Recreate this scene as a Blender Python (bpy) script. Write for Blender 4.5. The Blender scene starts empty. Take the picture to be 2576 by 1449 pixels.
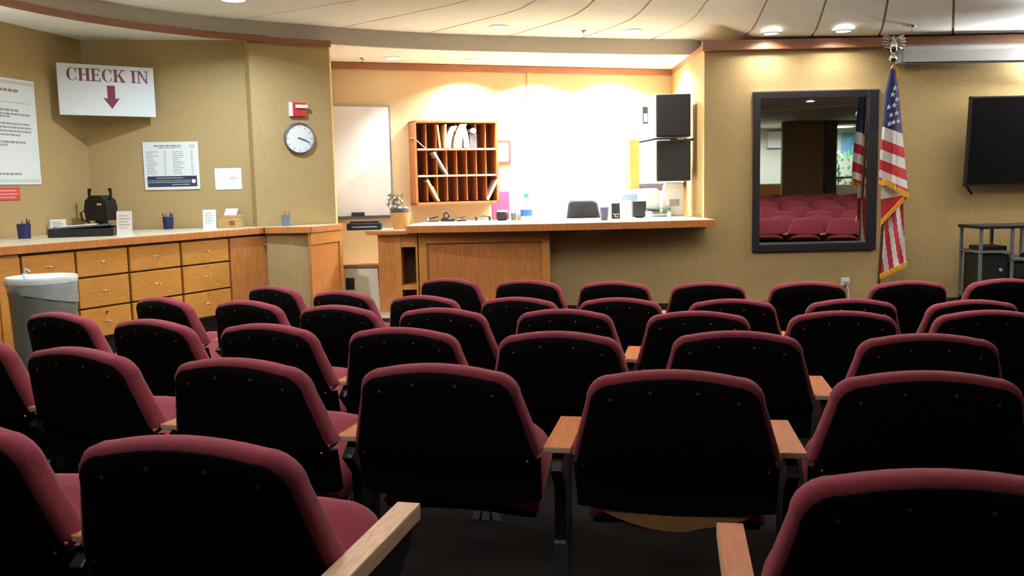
import bpy, bmesh, math, random
from mathutils import Vector, Matrix
random.seed(7)
SC = bpy.context.scene
COL = SC.collection
R = math.radians

# ------------------------------------------------------------------ camera
IW, IH, F = 2576.0, 1449.0, 2300.0
CAMH, PITCH, ROLL = 1.49, R(6.5), R(1.2)
cf = Vector((0, math.cos(PITCH), -math.sin(PITCH)))
cu0 = Vector((0, math.sin(PITCH), math.cos(PITCH)))
cx0 = Vector((1, 0, 0))
cxr = cx0*math.cos(ROLL) - cu0*math.sin(ROLL)
cur = cu0*math.cos(ROLL) + cx0*math.sin(ROLL)
CAM = Vector((0, 0, CAMH))
cam_data = bpy.data.cameras.new('camera')
cam_data.sensor_width = 36.0
cam_data.lens = 36.0*F/IW
cam_data.clip_start = 0.05
cam = bpy.data.objects.new('camera', cam_data)
COL.objects.link(cam)
m = Matrix((cxr, cur, -cf)).transposed().to_4x4()
m.translation = CAM
cam.matrix_world = m
SC.camera = cam

# ------------------------------------------------------------------ world, exposure
w = bpy.data.worlds.new('world'); SC.world = w; w.use_nodes = True
w.node_tree.nodes['Background'].inputs[0].default_value = (0.5, 0.5, 0.5, 1)
w.node_tree.nodes['Background'].inputs[1].default_value = 0.02
SC.view_settings.view_transform = 'Standard'
SC.view_settings.look = 'None'
SC.view_settings.gamma = 1.0
SC.view_settings.exposure = 0.0
SC.view_settings.use_curve_mapping = False

SC.cycles.max_bounces = 7
SC.cycles.diffuse_bounces = 4
SC.cycles.glossy_bounces = 4

# light levels (watts)
P_RING = 24.0       # recessed cans around the dome
P_DOME = 24.0       # unseen diffuser lights added over the seats (downward part)
P_UP = 250.0        # added bowl uplights, unseen, brightening the dome from below
P_SCONCE = 300.0    # upward wall sconces; those away from the television are added
P_ALCOVE = 225.0    # bright cans over the desk

def area_light(name, loc, power, size, color=(1, .96, .90), rot=(0, 0, 0), parent=None, spread=R(170)):
    d = bpy.data.lights.new(name, 'AREA'); d.energy = power; d.shape = 'DISK'; d.size = size
    d.color = color; d.spread = spread
    o = bpy.data.objects.new(name, d); COL.objects.link(o); o.location = loc; o.rotation_euler = rot
    if parent: o.parent = parent
    return o

# ------------------------------------------------------------------ pixel helpers (design aids: photo pixel -> place in the room)
def ray(px, py):
    return cxr*(px-IW/2) - cur*(py-IH/2) + cf*F
def at_z(px, py, z):
    v = ray(px, py); return CAM + v*((z-CAMH)/v.z)
def at_y(px, py, y):
    v = ray(px, py); return CAM + v*(y/v.y)
def on_wall(px, py, p0, ang, out=0.0):
    """(s, z) on the vertical plane through p0 with direction ang, moved 'out' towards the room."""
    d = Vector((math.cos(ang), math.sin(ang))); n = Vector((math.sin(ang), -math.cos(ang)))
    q = Vector(p0[:2]) + n*out
    v = ray(px, py)
    t = (n.dot(q))/(n.dot(Vector((v.x, v.y))))
    P = CAM + v*t
    return (Vector((P.x, P.y))-Vector(p0[:2])).dot(d), P.z

# ------------------------------------------------------------------ materials
MATS = {}
def mat(name, col, rough=.6, metal=0.0, spec=.5, noise=0.0, scale=20, bump=0.0, bscale=60, emit=None, estr=0, alpha=None, sheen=0.0, stretch=None, trans=0.0):
    if name in MATS: return MATS[name]
    M = bpy.data.materials.new(name); M.use_nodes = True
    nt = M.node_tree; b = nt.nodes['Principled BSDF']
    b.inputs['Base Color'].default_value = (*col, 1)
    b.inputs['Roughness'].default_value = rough
    b.inputs['Metallic'].default_value = metal
    b.inputs['Specular IOR Level'].default_value = spec
    if sheen: b.inputs['Sheen Weight'].default_value = sheen; b.inputs['Sheen Roughness'].default_value = .5
    if trans: b.inputs['Transmission Weight'].default_value = trans
    tc = nt.nodes.new('ShaderNodeTexCoord')
    src = tc.outputs['Object']
    if stretch:
        mp = nt.nodes.new('ShaderNodeMapping'); mp.inputs['Scale'].default_value = stretch
        nt.links.new(src, mp.inputs['Vector']); src = mp.outputs['Vector']
    if noise > 0:
        n = nt.nodes.new('ShaderNodeTexNoise'); n.inputs['Scale'].default_value = scale; n.inputs['Detail'].default_value = 5
        nt.links.new(src, n.inputs['Vector'])
        r = nt.nodes.new('ShaderNodeValToRGB')
        r.color_ramp.elements[0].position = .3; r.color_ramp.elements[1].position = .7
        r.color_ramp.elements[0].color = (*[max(0, c*(1-noise)) for c in col], 1)
        r.color_ramp.elements[1].color = (*[min(1, c*(1+noise)) for c in col], 1)
        nt.links.new(n.outputs['Fac'], r.inputs['Fac']); nt.links.new(r.outputs['Color'], b.inputs['Base Color'])
    if bump > 0:
        n2 = nt.nodes.new('ShaderNodeTexNoise'); n2.inputs['Scale'].default_value = bscale; n2.inputs['Detail'].default_value = 3
        nt.links.new(tc.outputs['Object'], n2.inputs['Vector'])
        bp = nt.nodes.new('ShaderNodeBump'); bp.inputs['Strength'].default_value = bump; bp.inputs['Distance'].default_value = .01
        nt.links.new(n2.outputs['Fac'], bp.inputs['Height']); nt.links.new(bp.outputs['Normal'], b.inputs['Normal'])
    if emit:
        b.inputs['Emission Color'].default_value = (*emit, 1); b.inputs['Emission Strength'].default_value = estr
    MATS[name] = M
    return M

def srgb(r, g, b):
    f = lambda c: (c/255/12.92) if c/255 <= .04045 else ((c/255+.055)/1.055)**2.4
    return (f(r), f(g), f(b))

GOLD = mat('wall_gold_fabric', srgb(176, 152, 106), .85, noise=.10, scale=55, bump=.25, bscale=220, spec=.2)
ALCG = mat('wall_alcove_paint', srgb(192, 168, 128), .8, noise=.05, scale=40, bump=.1, bscale=200, spec=.2)
WHITE_CEIL = mat('ceiling_panel_white', srgb(238, 236, 228), .8, noise=.03, scale=8, bump=.1, bscale=90, spec=.2)
SEAM = mat('ceiling_seam_tan', srgb(170, 154, 126), .8, noise=.06)
FASCIA = mat('fascia_grey', srgb(186, 178, 164), .75, noise=.04, scale=12)
LOWCEIL = mat('lower_ceiling_white', srgb(234, 230, 220), .8, noise=.03, scale=10)
TRIMW = mat('trim_brown_wood', srgb(142, 92, 62), .45, noise=.18, scale=6, stretch=(1, 1, 14), bump=.05)
OAK = mat('oak_orange', srgb(196, 132, 62), .42, noise=.16, scale=5, stretch=(1, 1, 9), bump=.06)
OAKD = mat('oak_drawer', srgb(204, 140, 60), .45, noise=.13, scale=4, stretch=(2.5, 2.5, 12), bump=.05)
OAKR = mat('oak_red', srgb(192, 122, 64), .42, noise=.2, scale=7, stretch=(7, 7, 1.2), bump=.05)
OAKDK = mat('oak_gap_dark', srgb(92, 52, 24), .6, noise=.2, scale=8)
SORTW = mat('sorter_wood', srgb(176, 104, 54), .45, noise=.2, scale=7, stretch=(8, 8, 1.2), bump=.05)
LAMIN = mat('worktop_laminate', srgb(196, 186, 162), .35, noise=.05, scale=60, spec=.5)
BURG = mat('burgundy_cloth', srgb(130, 54, 66), .9, noise=.12, scale=160, bump=.3, bscale=500, sheen=.08, spec=.12)
BLACKP = mat('black_plastic_back', (.0045, .0045, .005), .65, noise=.2, scale=90, bump=.15, bscale=400, spec=.10)
BLACKM = mat('black_metal', (.006, .006, .007), .4, spec=.35)
SILVER = mat('silver_metal', (.55, .56, .58), .3, metal=1.0, noise=.05, scale=40)
SCREWM = mat('screw_metal', (.26, .32, .34), .4, metal=1.0)
FOOTM = mat('foot_steel', (.16, .165, .17), .4, metal=.8, noise=.1)
ARMW = mat('arm_wood', srgb(166, 92, 36), .5, spec=.2, noise=.2, scale=9, stretch=(9, 1.2, 9), bump=.03)
ARMPALE = mat('arm_wood_worn_glare', srgb(206, 168, 138), .3, noise=.2, scale=14, stretch=(9, 1.2, 9))  # worn wood, with the glare on it painted into the pale colour
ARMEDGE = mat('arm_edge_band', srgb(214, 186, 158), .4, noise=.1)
TANPLY = mat('seat_plywood', srgb(168, 124, 78), .7, noise=.15, scale=18)
CARPET = mat('carpet_dark', srgb(26, 20, 18), .95, noise=.3, scale=150, bump=.4, bscale=400, spec=.1)
VINYL = mat('vinyl_floor', srgb(190, 180, 166), .3, noise=.06, scale=14)
SIGNW = mat('sign_white', srgb(226, 232, 232), .5, noise=.015, scale=6)
MAROON = mat('sign_maroon', srgb(128, 34, 52), .6, noise=.1, scale=40)
GREYTXT = mat('print_grey', srgb(150, 150, 160), .7, noise=.1, scale=90)
NAVY = mat('print_navy', srgb(44, 46, 78), .6, noise=.2, scale=40)
PAPER = mat('paper_white', srgb(232, 232, 230), .7, noise=.02, scale=20)
REDP = mat('red_plastic', srgb(196, 40, 40), .45, noise=.08, scale=40)
REDSIGN = mat('red_sign', srgb(206, 66, 66), .55, noise=.1, scale=60)
BOARD = mat('whiteboard', srgb(214, 212, 212), .12, noise=.01, scale=4)
ALU = mat('aluminium', (.35, .35, .36), .4, metal=1.0, noise=.04)
DARKGLASS = mat('tv_screen', (.004, .004, .005), .25, spec=.3, noise=.1)
FRAMEB = mat('mirror_frame_black', srgb(34, 32, 38), .3, noise=.15, scale=30, spec=.5)
MIRROR = mat('mirror_silver', (.8, .82, .82), .015, metal=1.0, noise=.005, scale=3)
NAVYC = mat('cup_navy', srgb(30, 34, 84), .35, noise=.2, scale=60)
BLACKBOX = mat('black_equipment', srgb(15, 15, 18), .5, noise=.15, scale=60)
GREYB = mat('bin_grey', srgb(128, 134, 130), .5, noise=.08, scale=30, bump=.05)
BAG = mat('bag_white', srgb(214, 226, 228), .35, noise=.04, scale=30, bump=.5, bscale=18)
CARD = mat('cardboard', srgb(196, 158, 104), .8, noise=.12, scale=40)
MANILA = mat('manila_folder', srgb(226, 190, 132), .7, noise=.06, scale=30)
ORANGEF = mat('orange_folder', srgb(230, 130, 50), .7, noise=.06, scale=30)
CREAM = mat('cream_box', srgb(226, 216, 190), .6, noise=.03, scale=20)
WICKER = mat('wicker_tan', srgb(206, 156, 92), .7, noise=.2, scale=70, bump=.3, bscale=140)
GREENL = mat('leaf_green', srgb(70, 116, 60), .5, noise=.3, scale=20)
GREYL = mat('leaf_grey', srgb(150, 146, 130), .6, noise=.25, scale=30)
FLAGR = mat('flag_red', srgb(178, 34, 46), .75, noise=.1, scale=60, bump=.2, bscale=90)
FLAGW = mat('flag_white', srgb(224, 222, 220), .75, noise=.04, scale=60, bump=.2, bscale=90)
FLAGB = mat('flag_navy', srgb(34, 42, 96), .75, noise=.12, scale=60, bump=.2, bscale=90)
FRINGE = mat('flag_fringe_gold', srgb(226, 166, 44), .6, noise=.25, scale=120, bump=.6, bscale=200)
POLEW = mat('pole_brown', srgb(70, 40, 24), .35, noise=.15, scale=40)
CHROME = mat('chrome', (.75, .74, .70), .18, metal=1.0, noise=.04)
BRASS = mat('brass', (.8, .6, .25), .25, metal=1.0, noise=.05)
STEELG = mat('cart_steel', srgb(120, 128, 134), .4, metal=.3, noise=.06)
SCREENC = mat('screen_case', srgb(196, 196, 196), .35, noise=.03)
PINK = mat('pink_poster', srgb(222, 52, 92), .7, noise=.06, scale=30)
BLUEL = mat('label_blue', srgb(40, 96, 190), .5, noise=.1)
TEAL = mat('cap_green', srgb(60, 190, 130), .5, noise=.08)
PLASW = mat('plastic_white', srgb(232, 232, 232), .4, noise=.015)
PLASG = mat('plastic_grey', srgb(150, 156, 160), .45, noise=.05)
DOORP = mat('back_corridor_paint', srgb(206, 208, 190), .8, noise=.04)
BROWNW = mat('rear_wall_brown', srgb(120, 98, 66), .85, noise=.15, scale=60, bump=.2, bscale=200)
DKBROWN = mat('rear_post_dark', srgb(52, 40, 30), .6, noise=.2)
GLASS = mat('lens_glow', (1, 1, 1), .3, emit=(1, .95, .86), estr=9.0)
GLASSB = mat('lens_glow_bright', (1, 1, 1), .3, emit=(1, .96, .9), estr=22.0)
GLASSC = mat('lens_glow_cool', (1, 1, 1), .3, emit=(.72, .88, 1), estr=14.0)

# ------------------------------------------------------------------ mesh builder
class MB:
    def __init__(s): s.v = []; s.f = []; s.mi = []
    def add(s, vs, fs, mi=0):
        o = len(s.v); s.v += [tuple(v) for v in vs]
        s.f += [tuple(i+o for i in f) for f in fs]; s.mi += [mi]*len(fs); return s
    def box(s, x0, x1, y0, y1, z0, z1, mi=0, M=None):
        vs = [Vector((x, y, z)) for x in (x0, x1) for y in (y0, y1) for z in (z0, z1)]
        if M is not None: vs = [M @ v for v in vs]
        return s.add(vs, [(0, 1, 3, 2), (4, 6, 7, 5), (0, 4, 5, 1), (2, 3, 7, 6), (0, 2, 6, 4), (1, 5, 7, 3)], mi)
    def prism(s, poly, z0, z1, mi=0, M=None):
        n = len(poly)
        vs = [Vector((p[0], p[1], z0)) for p in poly]+[Vector((p[0], p[1], z1)) for p in poly]
        if M is not None: vs = [M @ v for v in vs]
        fs = [tuple(range(n))[::-1], tuple(range(n, 2*n))]+[(i, (i+1) % n, n+(i+1) % n, n+i) for i in range(n)]
        return s.add(vs, fs, mi)
    def lathe(s, prof, n=20, mi=0, M=None, cap=True):
        vs = []; fs = []
        for r, z in prof:
            for k in range(n):
                a = 2*math.pi*k/n; vs.append(Vector((r*math.cos(a), r*math.sin(a), z)))
        if M is not None: vs = [M @ v for v in vs]
        for i in range(len(prof)-1):
            for k in range(n):
                fs.append((i*n+k, i*n+(k+1) % n, (i+1)*n+(k+1) % n, (i+1)*n+k))
        if cap:
            fs.append(tuple(range(n))[::-1]); fs.append(tuple((len(prof)-1)*n+k for k in range(n)))
        return s.add(vs, fs, mi)
    def tube(s, pts, r, n=8, mi=0):
        pts = [Vector(p) for p in pts]; rings = []
        up = Vector((0, 0, 1))
        for i, p in enumerate(pts):
            d = (pts[min(i+1, len(pts)-1)]-pts[max(i-1, 0)]).normalized()
            a = d.cross(up) if abs(d.z) < .95 else d.cross(Vector((1, 0, 0)))
            a.normalize(); b = d.cross(a)
            rr = r[i] if isinstance(r, (list, tuple)) else r
            rings.append([p+(a*math.cos(2*math.pi*k/n)+b*math.sin(2*math.pi*k/n))*rr for k in range(n)])
        vs = [v for g in rings for v in g]; fs = []
        for i in range(len(rings)-1):
            for k in range(n): fs.append((i*n+k, i*n+(k+1) % n, (i+1)*n+(k+1) % n, (i+1)*n+k))
        fs.append(tuple(range(n))[::-1]); fs.append(tuple((len(rings)-1)*n+k for k in range(n)))
        return s.add(vs, fs, mi)
    def loft(s, rings, mi=0, capa=True, capb=True):
        n = len(rings[0]); vs = [v for g in rings for v in g]; fs = []
        for i in range(len(rings)-1):
            for k in range(n): fs.append((i*n+k, i*n+(k+1) % n, (i+1)*n+(k+1) % n, (i+1)*n+k))
        if capa: fs.append(tuple(range(n))[::-1])
        if capb: fs.append(tuple((len(rings)-1)*n+k for k in range(n)))
        return s.add(vs, fs, mi)
    def grid(s, fn, nu, nv, mifn=None):
        o = len(s.v)
        for j in range(nv+1):
            for i in range(nu+1): s.v.append(tuple(fn(i/nu, j/nv)))
        for j in range(nv):
            for i in range(nu):
                a = o+j*(nu+1)+i
                s.f.append((a, a+1, a+nu+2, a+nu+1)); s.mi.append(mifn((i+.5)/nu, (j+.5)/nv) if mifn else 0)
        return s

def mesh(name, mb, mats, bevel=0, smooth=False, solid=0):
    me = bpy.data.meshes.new(name)
    me.from_pydata(mb.v, [], mb.f)
    if not isinstance(mats, (list, tuple)): mats = [mats]
    for q in mats: me.materials.append(q)
    for p, i in zip(me.polygons, mb.mi): p.material_index = i
    bm = bmesh.new(); bm.from_mesh(me)
    if bevel > 0:
        bmesh.ops.remove_doubles(bm, verts=bm.verts, dist=1e-5)
        ed = [e for e in bm.edges if len(e.link_faces) == 2 and e.calc_face_angle(0) > .5]
        bmesh.ops.bevel(bm, geom=ed, offset=bevel, segments=2, affect='EDGES', profile=.6, clamp_overlap=True)
    bmesh.ops.recalc_face_normals(bm, faces=bm.faces)
    bm.to_mesh(me); bm.free()
    if smooth:
        for p in me.polygons: p.use_smooth = True
        try: me.set_sharp_from_angle(angle=R(smooth if smooth is not True else 40))
        except Exception: pass
    return me
def link(name, data, parent=None, loc=None, rotz=None):
    o = bpy.data.objects.new(name, data); COL.objects.link(o)
    if parent: o.parent = parent
    if loc is not None: o.location = loc
    if rotz is not None: o.rotation_euler = (0, 0, rotz)
    return o
def obj(name, mb, mats, parent=None, bevel=0, smooth=False, label=None, loc=None, rotz=None):
    o = link(name, mesh(name, mb, mats, bevel, smooth), parent, loc, rotz)
    if label: o['label'] = label
    return o
def tag(o, label, cat, group=None):
    o['label'] = label; o['category'] = cat
    if group: o['group'] = group
    return o
def thing(name, label, cat, loc=(0, 0, 0), rotz=0, group=None):
    o = link(name, None, None, loc, rotz); return tag(o, label, cat, group)
def struct(name, mb, mats, bevel=0, smooth=False, label=None, parent=None, loc=None, rotz=None):
    o = obj(name, mb, mats, parent, bevel, smooth, label, loc, rotz)
    if not parent: o['kind'] = 'structure'
    return o
def box(*a, **k): return MB().box(*a, **k)

# ================================================================== THE ROOM
ZT, ZC = 3.10, 3.29
LC = Vector((2.787, 13.164))          # centre of the curved rows
DC = Vector((3.0, 6.3))               # centre of the ceiling dome
P_WL0, P_B, P_E, P_F = Vector((-4.73, 8.78)), Vector((-4.53, 9.95)), Vector((-2.78, 10.06+.12)), Vector((-2.0, 10.5))
P_A0, P_A1 = Vector((-2.26, 12.02)), Vector((2.40, 13.63))
P_R0 = Vector((2.34, 11.08))
def angl(a, b): return math.atan2(b.y-a.y, b.x-a.x)
A_WL, A_WR, A_WP, A_WA = angl(P_WL0, P_B), angl(P_B, P_E), angl(P_E, P_F), angl(P_A0, P_A1)
A_WS = angl(P_R0, P_A1)

def wall_seg(name, a, b, z0, z1, th, m, ext0=0, ext1=0, label=None):
    ang = angl(a, b); L = (b-a).length
    return struct(name, box(-ext0, L+ext1, 0, th, z0, z1), m, loc=(a.x, a.y, 0), rotz=ang, label=label)

def floor_z(Rr):
    pts = [(0, 0), (8.2, 0), (9.12, .056), (10.05, .105), (10.99, .158), (11.93, .196), (12.9, .245), (13.6, .27), (30, .27)]
    for (a, za), (b, zb) in zip(pts, pts[1:]):
        if Rr <= b: return za+(zb-za)*(Rr-a)/(b-a)
    return .27
fb = MB(); NA = 72
rad = [.01, 4, 7, 8.2, 9.12, 10.05, 10.99, 11.93, 12.9, 13.6, 24]
fv = [(LC.x+r*math.sin(2*math.pi*k/NA), LC.y-r*math.cos(2*math.pi*k/NA), floor_z(r)) for r in rad for k in range(NA)]
ff = [(i*NA+k, i*NA+(k+1) % NA, (i+1)*NA+(k+1) % NA, (i+1)*NA+k) for i in range(len(rad)-1) for k in range(NA)]
fb.add(fv, ff)
struct('floor', fb, CARPET)
struct('floor_vinyl', MB().prism([(-1.95, 10.3), (-1.25, 10.3), (-1.1, 11.0), (2.3, 11.3), (2.38, 13.6), (-2.2, 12.0)], -.01, .006), VINYL)

# walls
ldir = (P_B-P_WL0).normalized()
P_LL = P_WL0 - ldir*14.0
wall_seg('wall_left', P_LL, P_B, -.05, ZT, .15, GOLD)
wall_seg('wall_recess', P_B, P_E, -.05, ZT, .15, GOLD, ext0=.02)
pil = MB().prism([(-2.78, 10.06), (-2.0, 10.5), (-2.26, 12.0), (-2.95, 11.6), (-2.95, 10.3)], -.05, ZT)
struct('wall_pillar', pil, GOLD)
wall_seg('wall_alcove_back', P_A0, P_A1, -.05, ZT, .15, ALCG, ext0=.2, ext1=.1)
struct('wall_front', MB().prism([(2.34, 11.08), (11.2, 11.08), (11.2, 13.7), (2.40, 13.7)], -.05, ZT), GOLD)
struct('wall_right', box(11, 11.15, -5, 11.1, -.05, 3.4), GOLD)

# lower ceiling ring around the dome and the curved fascia
tab = [(-180, 7.4), (-150, 7.6), (-120, 7.7), (-95, 7.55), (-77, 7.44), (-71, 7.36), (-66, 7.24), (-61, 7.07), (-56.5, 6.85), (-49.6, 6.56),
       (-38, 6.19), (-29, 5.93), (-19, 5.79), (-6, 5.79), (4, 6.15), (30, 6.6), (70, 6.8), (120, 7.0), (180, 7.4)]
def r_out(t):
    t = (t+180) % 360-180
    for (a, ra), (b, rb) in zip(tab, tab[1:]):
        if a <= t <= b:
            u = (t-a)/(b-a); return ra+(rb-ra)*u
    return 7.4
def polar(t, r, z): return (DC.x+r*math.sin(R(t)), DC.y+r*math.cos(R(t)), z)
N = 180
mbc = MB()
vs = []
for k in range(N):
    t = -180+360*k/N
    vs += [polar(t, r_out(t), ZT), polar(t, 22, ZT), polar(t, 22, ZT+.1), polar(t, r_out(t), ZT+.1)]
fs = []
for k in range(N):
    a, b = 4*k, 4*((k+1) % N)
    fs += [(a, b, b+1, a+1), (a+2, b+2, b+3, a+3)]
mbc.add(vs, fs)
struct('ceiling_lower', mbc, LOWCEIL)
def band(t0, t1, z0, z1, d0, d1, n=60):
    q = MB(); rings = []
    for k in range(n+1):
        t = t0+(t1-t0)*k/n; r = r_out(t)
        rings.append([Vector(polar(t, r+d0, z0)), Vector(polar(t, r+d1, z0)), Vector(polar(t, r+d1, z1)), Vector(polar(t, r+d0, z1))])
    return q.loft(rings)
struct('trim_fascia', band(-180, 180, ZT-.002, ZC+.06, -.004, .05, 180), FASCIA, smooth=True)
struct('trim_fascia_wood', band(-125, -55.6, ZT-.03, ZT+.035, -.035, 0, 80), TRIMW, smooth=True)

# dome panels: wedge pieces with open joints, a tan backing above them
def dome_z(r, x=0.0):
    u = max(0, min(1, (x-2.4)/.6)); u = u*u*(3-2*u)
    return dome_z0(r)-.160*u*max(0, min(1, (r-3.6)/1.0))
def dome_z0(r):
    pts = [(0, 3.86), (2.2, 3.86), (2.9, 3.80), (3.5, 3.64), (4.0, 3.45), (4.3, 3.345), (4.5, 3.305), (4.8, ZC), (30, ZC)]
    for (a, za), (b, zb) in zip(pts, pts[1:]):
        if r <= b: return za+(zb-za)*(r-a)/(b-a)
    return ZC
NP = 39; STEP = 360/NP
RR = [.35, 1.2, 2.2, 2.9, 3.5, 4.0, 4.3, 4.5, 4.8, 5.1, 5.4, 5.65]
bk = MB(); vs = []; fs = []
rl = RR+[99]
for k in range(N):
    t = -180+360*k/N
    for r in rl:
        rr = r_out(t)+.02 if r == 99 else r
        vs.append(polar(t, rr, dome_z(rr, polar(t, rr, 0)[0])+.022))
L = len(rl)
for k in range(N):
    for i in range(L-1):
        a, b = k*L+i, ((k+1) % N)*L+i
        fs.append((a, b, b+1, a+1))
fs.append(tuple(k*L for k in range(N)))
bk.add(vs, fs)
ceil = struct('ceiling', bk, SEAM, smooth=True)
for k in range(NP):
    t0 = -2.2+STEP*k; q = MB(); top = []; bot = []
    g = .013
    NS = 5
    cols = []
    for j in range(NS+1):
        for r in RR+[99]:
            pass
    grid_pts = []
    for r in RR+[99]:
        row = []
        for j in range(NS+1):
            u = j/NS
            tt = t0+STEP*u
            rr = r_out(tt)-.0 if r == 99 else r
            off = math.degrees(g/rr)
            tt = t0+off+(STEP-2*off)*u
            row.append((tt, rr))
        grid_pts.append(row)
    vsp = [polar(t, r, dome_z(r, polar(t, r, 0)[0])) for row in grid_pts for (t, r) in row]
    vst = [polar(t, r, dome_z(r, polar(t, r, 0)[0])+.02) for row in grid_pts for (t, r) in row]
    n1 = NS+1; nr = len(grid_pts); o = len(vsp); fsp = []
    for i in range(nr-1):
        for j in range(NS):
            a = i*n1+j; fsp.append((a, a+1, a+n1+1, a+n1))
        fsp.append((i*n1, (i+1)*n1, o+(i+1)*n1, o+i*n1)); fsp.append((i*n1+NS, o+i*n1+NS, o+(i+1)*n1+NS, (i+1)*n1+NS))
    q.add(vsp+vst, fsp)
    obj('ceiling_panel', q, WHITE_CEIL, ceil, smooth=True)

# wood trims
def trim_along(name, a, b, z0, z1, proud, m=TRIMW, e0=0, e1=0):
    ang = angl(a, b); L = (b-a).length
    return struct(name, box(-e0, L+e1, -proud, .01, z0, z1), m, bevel=.006, loc=(a.x, a.y, 0), rotz=ang)
trim_along('trim_1', P_A0, P_A1, ZT-.09, ZT-.005, .03)
trim_along('trim_2', P_R0+Vector((0, -.02)), P_A1, ZT-.075, ZT-.005, .03)
trim_along('trim_3', Vector((2.30, 11.08)), Vector((11, 11.08)), ZT-.10, ZT+.012, .10)
trim_along('trim_4', Vector((-2.78, 10.06)), Vector((-2.0, 10.5)), ZT-.045, ZT+.025, .022, e0=.02, e1=.02)
s1, _ = on_wall(1333, 400, P_A0, A_WA)
wd = Vector((math.cos(A_WA), math.sin(A_WA)))
struct('trim_5', box(s1-.025, s1+.025, -.02, .01, .02, ZT-.09), mat('joint_strip', srgb(214, 170, 104), .6, noise=.1), loc=(P_A0.x, P_A0.y, 0), rotz=A_WA)

# rear wall (seen in the mirror) with two openings into a lit corridor
YB = -4.5
YM = 11.06                              # mirror plane
def mirror_x(px, py, Y):
    p = at_y(px, py, YM); k = (2*YM-Y)/YM
    return p.x*k, CAMH+(p.z-CAMH)*k
xa, _ = mirror_x(1900, 400, YB); xb, _ = mirror_x(1968, 400, YB); xc, _ = mirror_x(2072, 400, YB); xd, _ = mirror_x(2102, 400, YB); xe, _ = mirror_x(2185, 400, YB)
_, zo1 = mirror_x(1935, 258, YB); _, zo2 = mirror_x(2135, 312, YB); _, zs1 = mirror_x(1935, 462, YB); _, zs2 = mirror_x(2135, 462, YB)
zo1 = min(zo1, 3.35)
rw = MB()
rw.box(-9, xa-.6, YB-.15, YB, -.05, 3.4).box(xb, xd, YB-.15, YB, -.05, 3.4).box(xe+.35, 11.1, YB-.15, YB, -.05, 3.4)
rw.box(xd, xe+.35, YB-.15, YB, zo2, 3.4)
rw.box(xa-.6, xb, YB-.15, YB, -.05, .3).box(xd, xe+.35, YB-.15, YB, -.05, .3)
struct('wall_back', rw, BROWNW)
struct('trim_rear_post', box(xc, xd, YB, YB+.12, .2, 3.1), DKBROWN, bevel=.01)
struct('wall_corridor', MB().box(3, 13, -8.0, -7.9, 0, 3.09).box(3, 3.1, -7.9, YB-.15, 0, 3.09).box(12.9, 13, -7.9, YB-.15, 0, 3.09), DOORP)
struct('floor_corridor', box(3, 13, -8, YB-.15, .2, .27), VINYL)

# ================================================================== LIGHT FIXTURES
def wlx(y): return P_WL0.x+(y-P_WL0.y)*ldir.x/ldir.y
def ceil_at(px, py):
    zz = ZC
    for _ in range(30):
        p = at_z(px, py, zz); zz = .5*zz+.5*dome_z((Vector((p.x, p.y))-DC).length, p.x)
    return at_z(px, py, zz)
def downlight(x, y, z, power, label, glow=GLASS, color=(1, .97, .93), r=.085, spot=R(150), group='recessed ceiling downlights', size=.14):
    t = thing('recessed_downlight', label, 'ceiling light', (x, y, z), 0, group)
    obj('trim_ring', MB().lathe([(r+.03, 0), (r+.03, -.008), (r, -.010), (r, .0)], 24, cap=False), PLASW, t, smooth=True)
    obj('lens', MB().lathe([(r, -.001), (r*.8, -.006), (.001, -.007)], 24, cap=False), glow, t, smooth=True)
    if power > 0:
        area_light('lamp_light', (0, 0, -.03), power, size, color, parent=t, spread=spot)
    return t
for px, py, lab in ((1254, 66, 'small recessed ceiling light above the wood mail sorter'),
                    (1590, 76, 'dim recessed ceiling light above the black office chair'),
                    (1940, 81, 'recessed ceiling light above the black-framed mirror, farther from the flag'),
                    (2122, 75, 'recessed ceiling light above the mirror, closer to the flag')):
    p = ceil_at(px, py)
    downlight(p.x, p.y, p.z-(.002 if px < 1800 else .009), P_RING*(1 if px < 1800 else .5), lab)
p = at_z(570, 4, ZC)
downlight(p.x+.1, p.y-.12, ZC-.002, P_RING*2.7, 'bluish bright ceiling light at the edge of the dome above the check in sign', GLASSC, (.74, .89, 1), r=.11)
for t in (38, 52, 66, 80, 100, 120, 140, 160, 180, 200, 220, 240, 258, 276):
    q = polar(t, 5.45, 0); q = (q[0], q[1], dome_z(5.45, q[0])-.003)
    downlight(q[0], q[1], q[2], P_RING*(.12 if 95 < t < 235 else .7), 'recessed ceiling light of the dome ring over the seats, outside the picture')
for px, py, lab, pw in ((990, 145, 'bright recessed light over the whiteboard', .06), (1190, 150, 'glaring recessed light over the mail sorter', .36),
                    (1385, 154, 'glaring recessed light beyond the wall joint strip', 1.2), (1565, 161, 'bright recessed light nearest the stacked speakers', .9)):
    p = at_z(px, py, ZT)
    downlight(p.x, p.y, ZT-.002, P_ALCOVE*pw, lab, GLASSB, (.97, .98, 1), r=.10, group='downlights over the desk', spot=R(135 if pw > .2 else 80))
downlight(1.95, 12.5, ZT-.002, P_ALCOVE*.5, 'recessed light above the stacked black speakers', GLASSB, (.97, .98, 1), r=.07, group='downlights over the desk')
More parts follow.
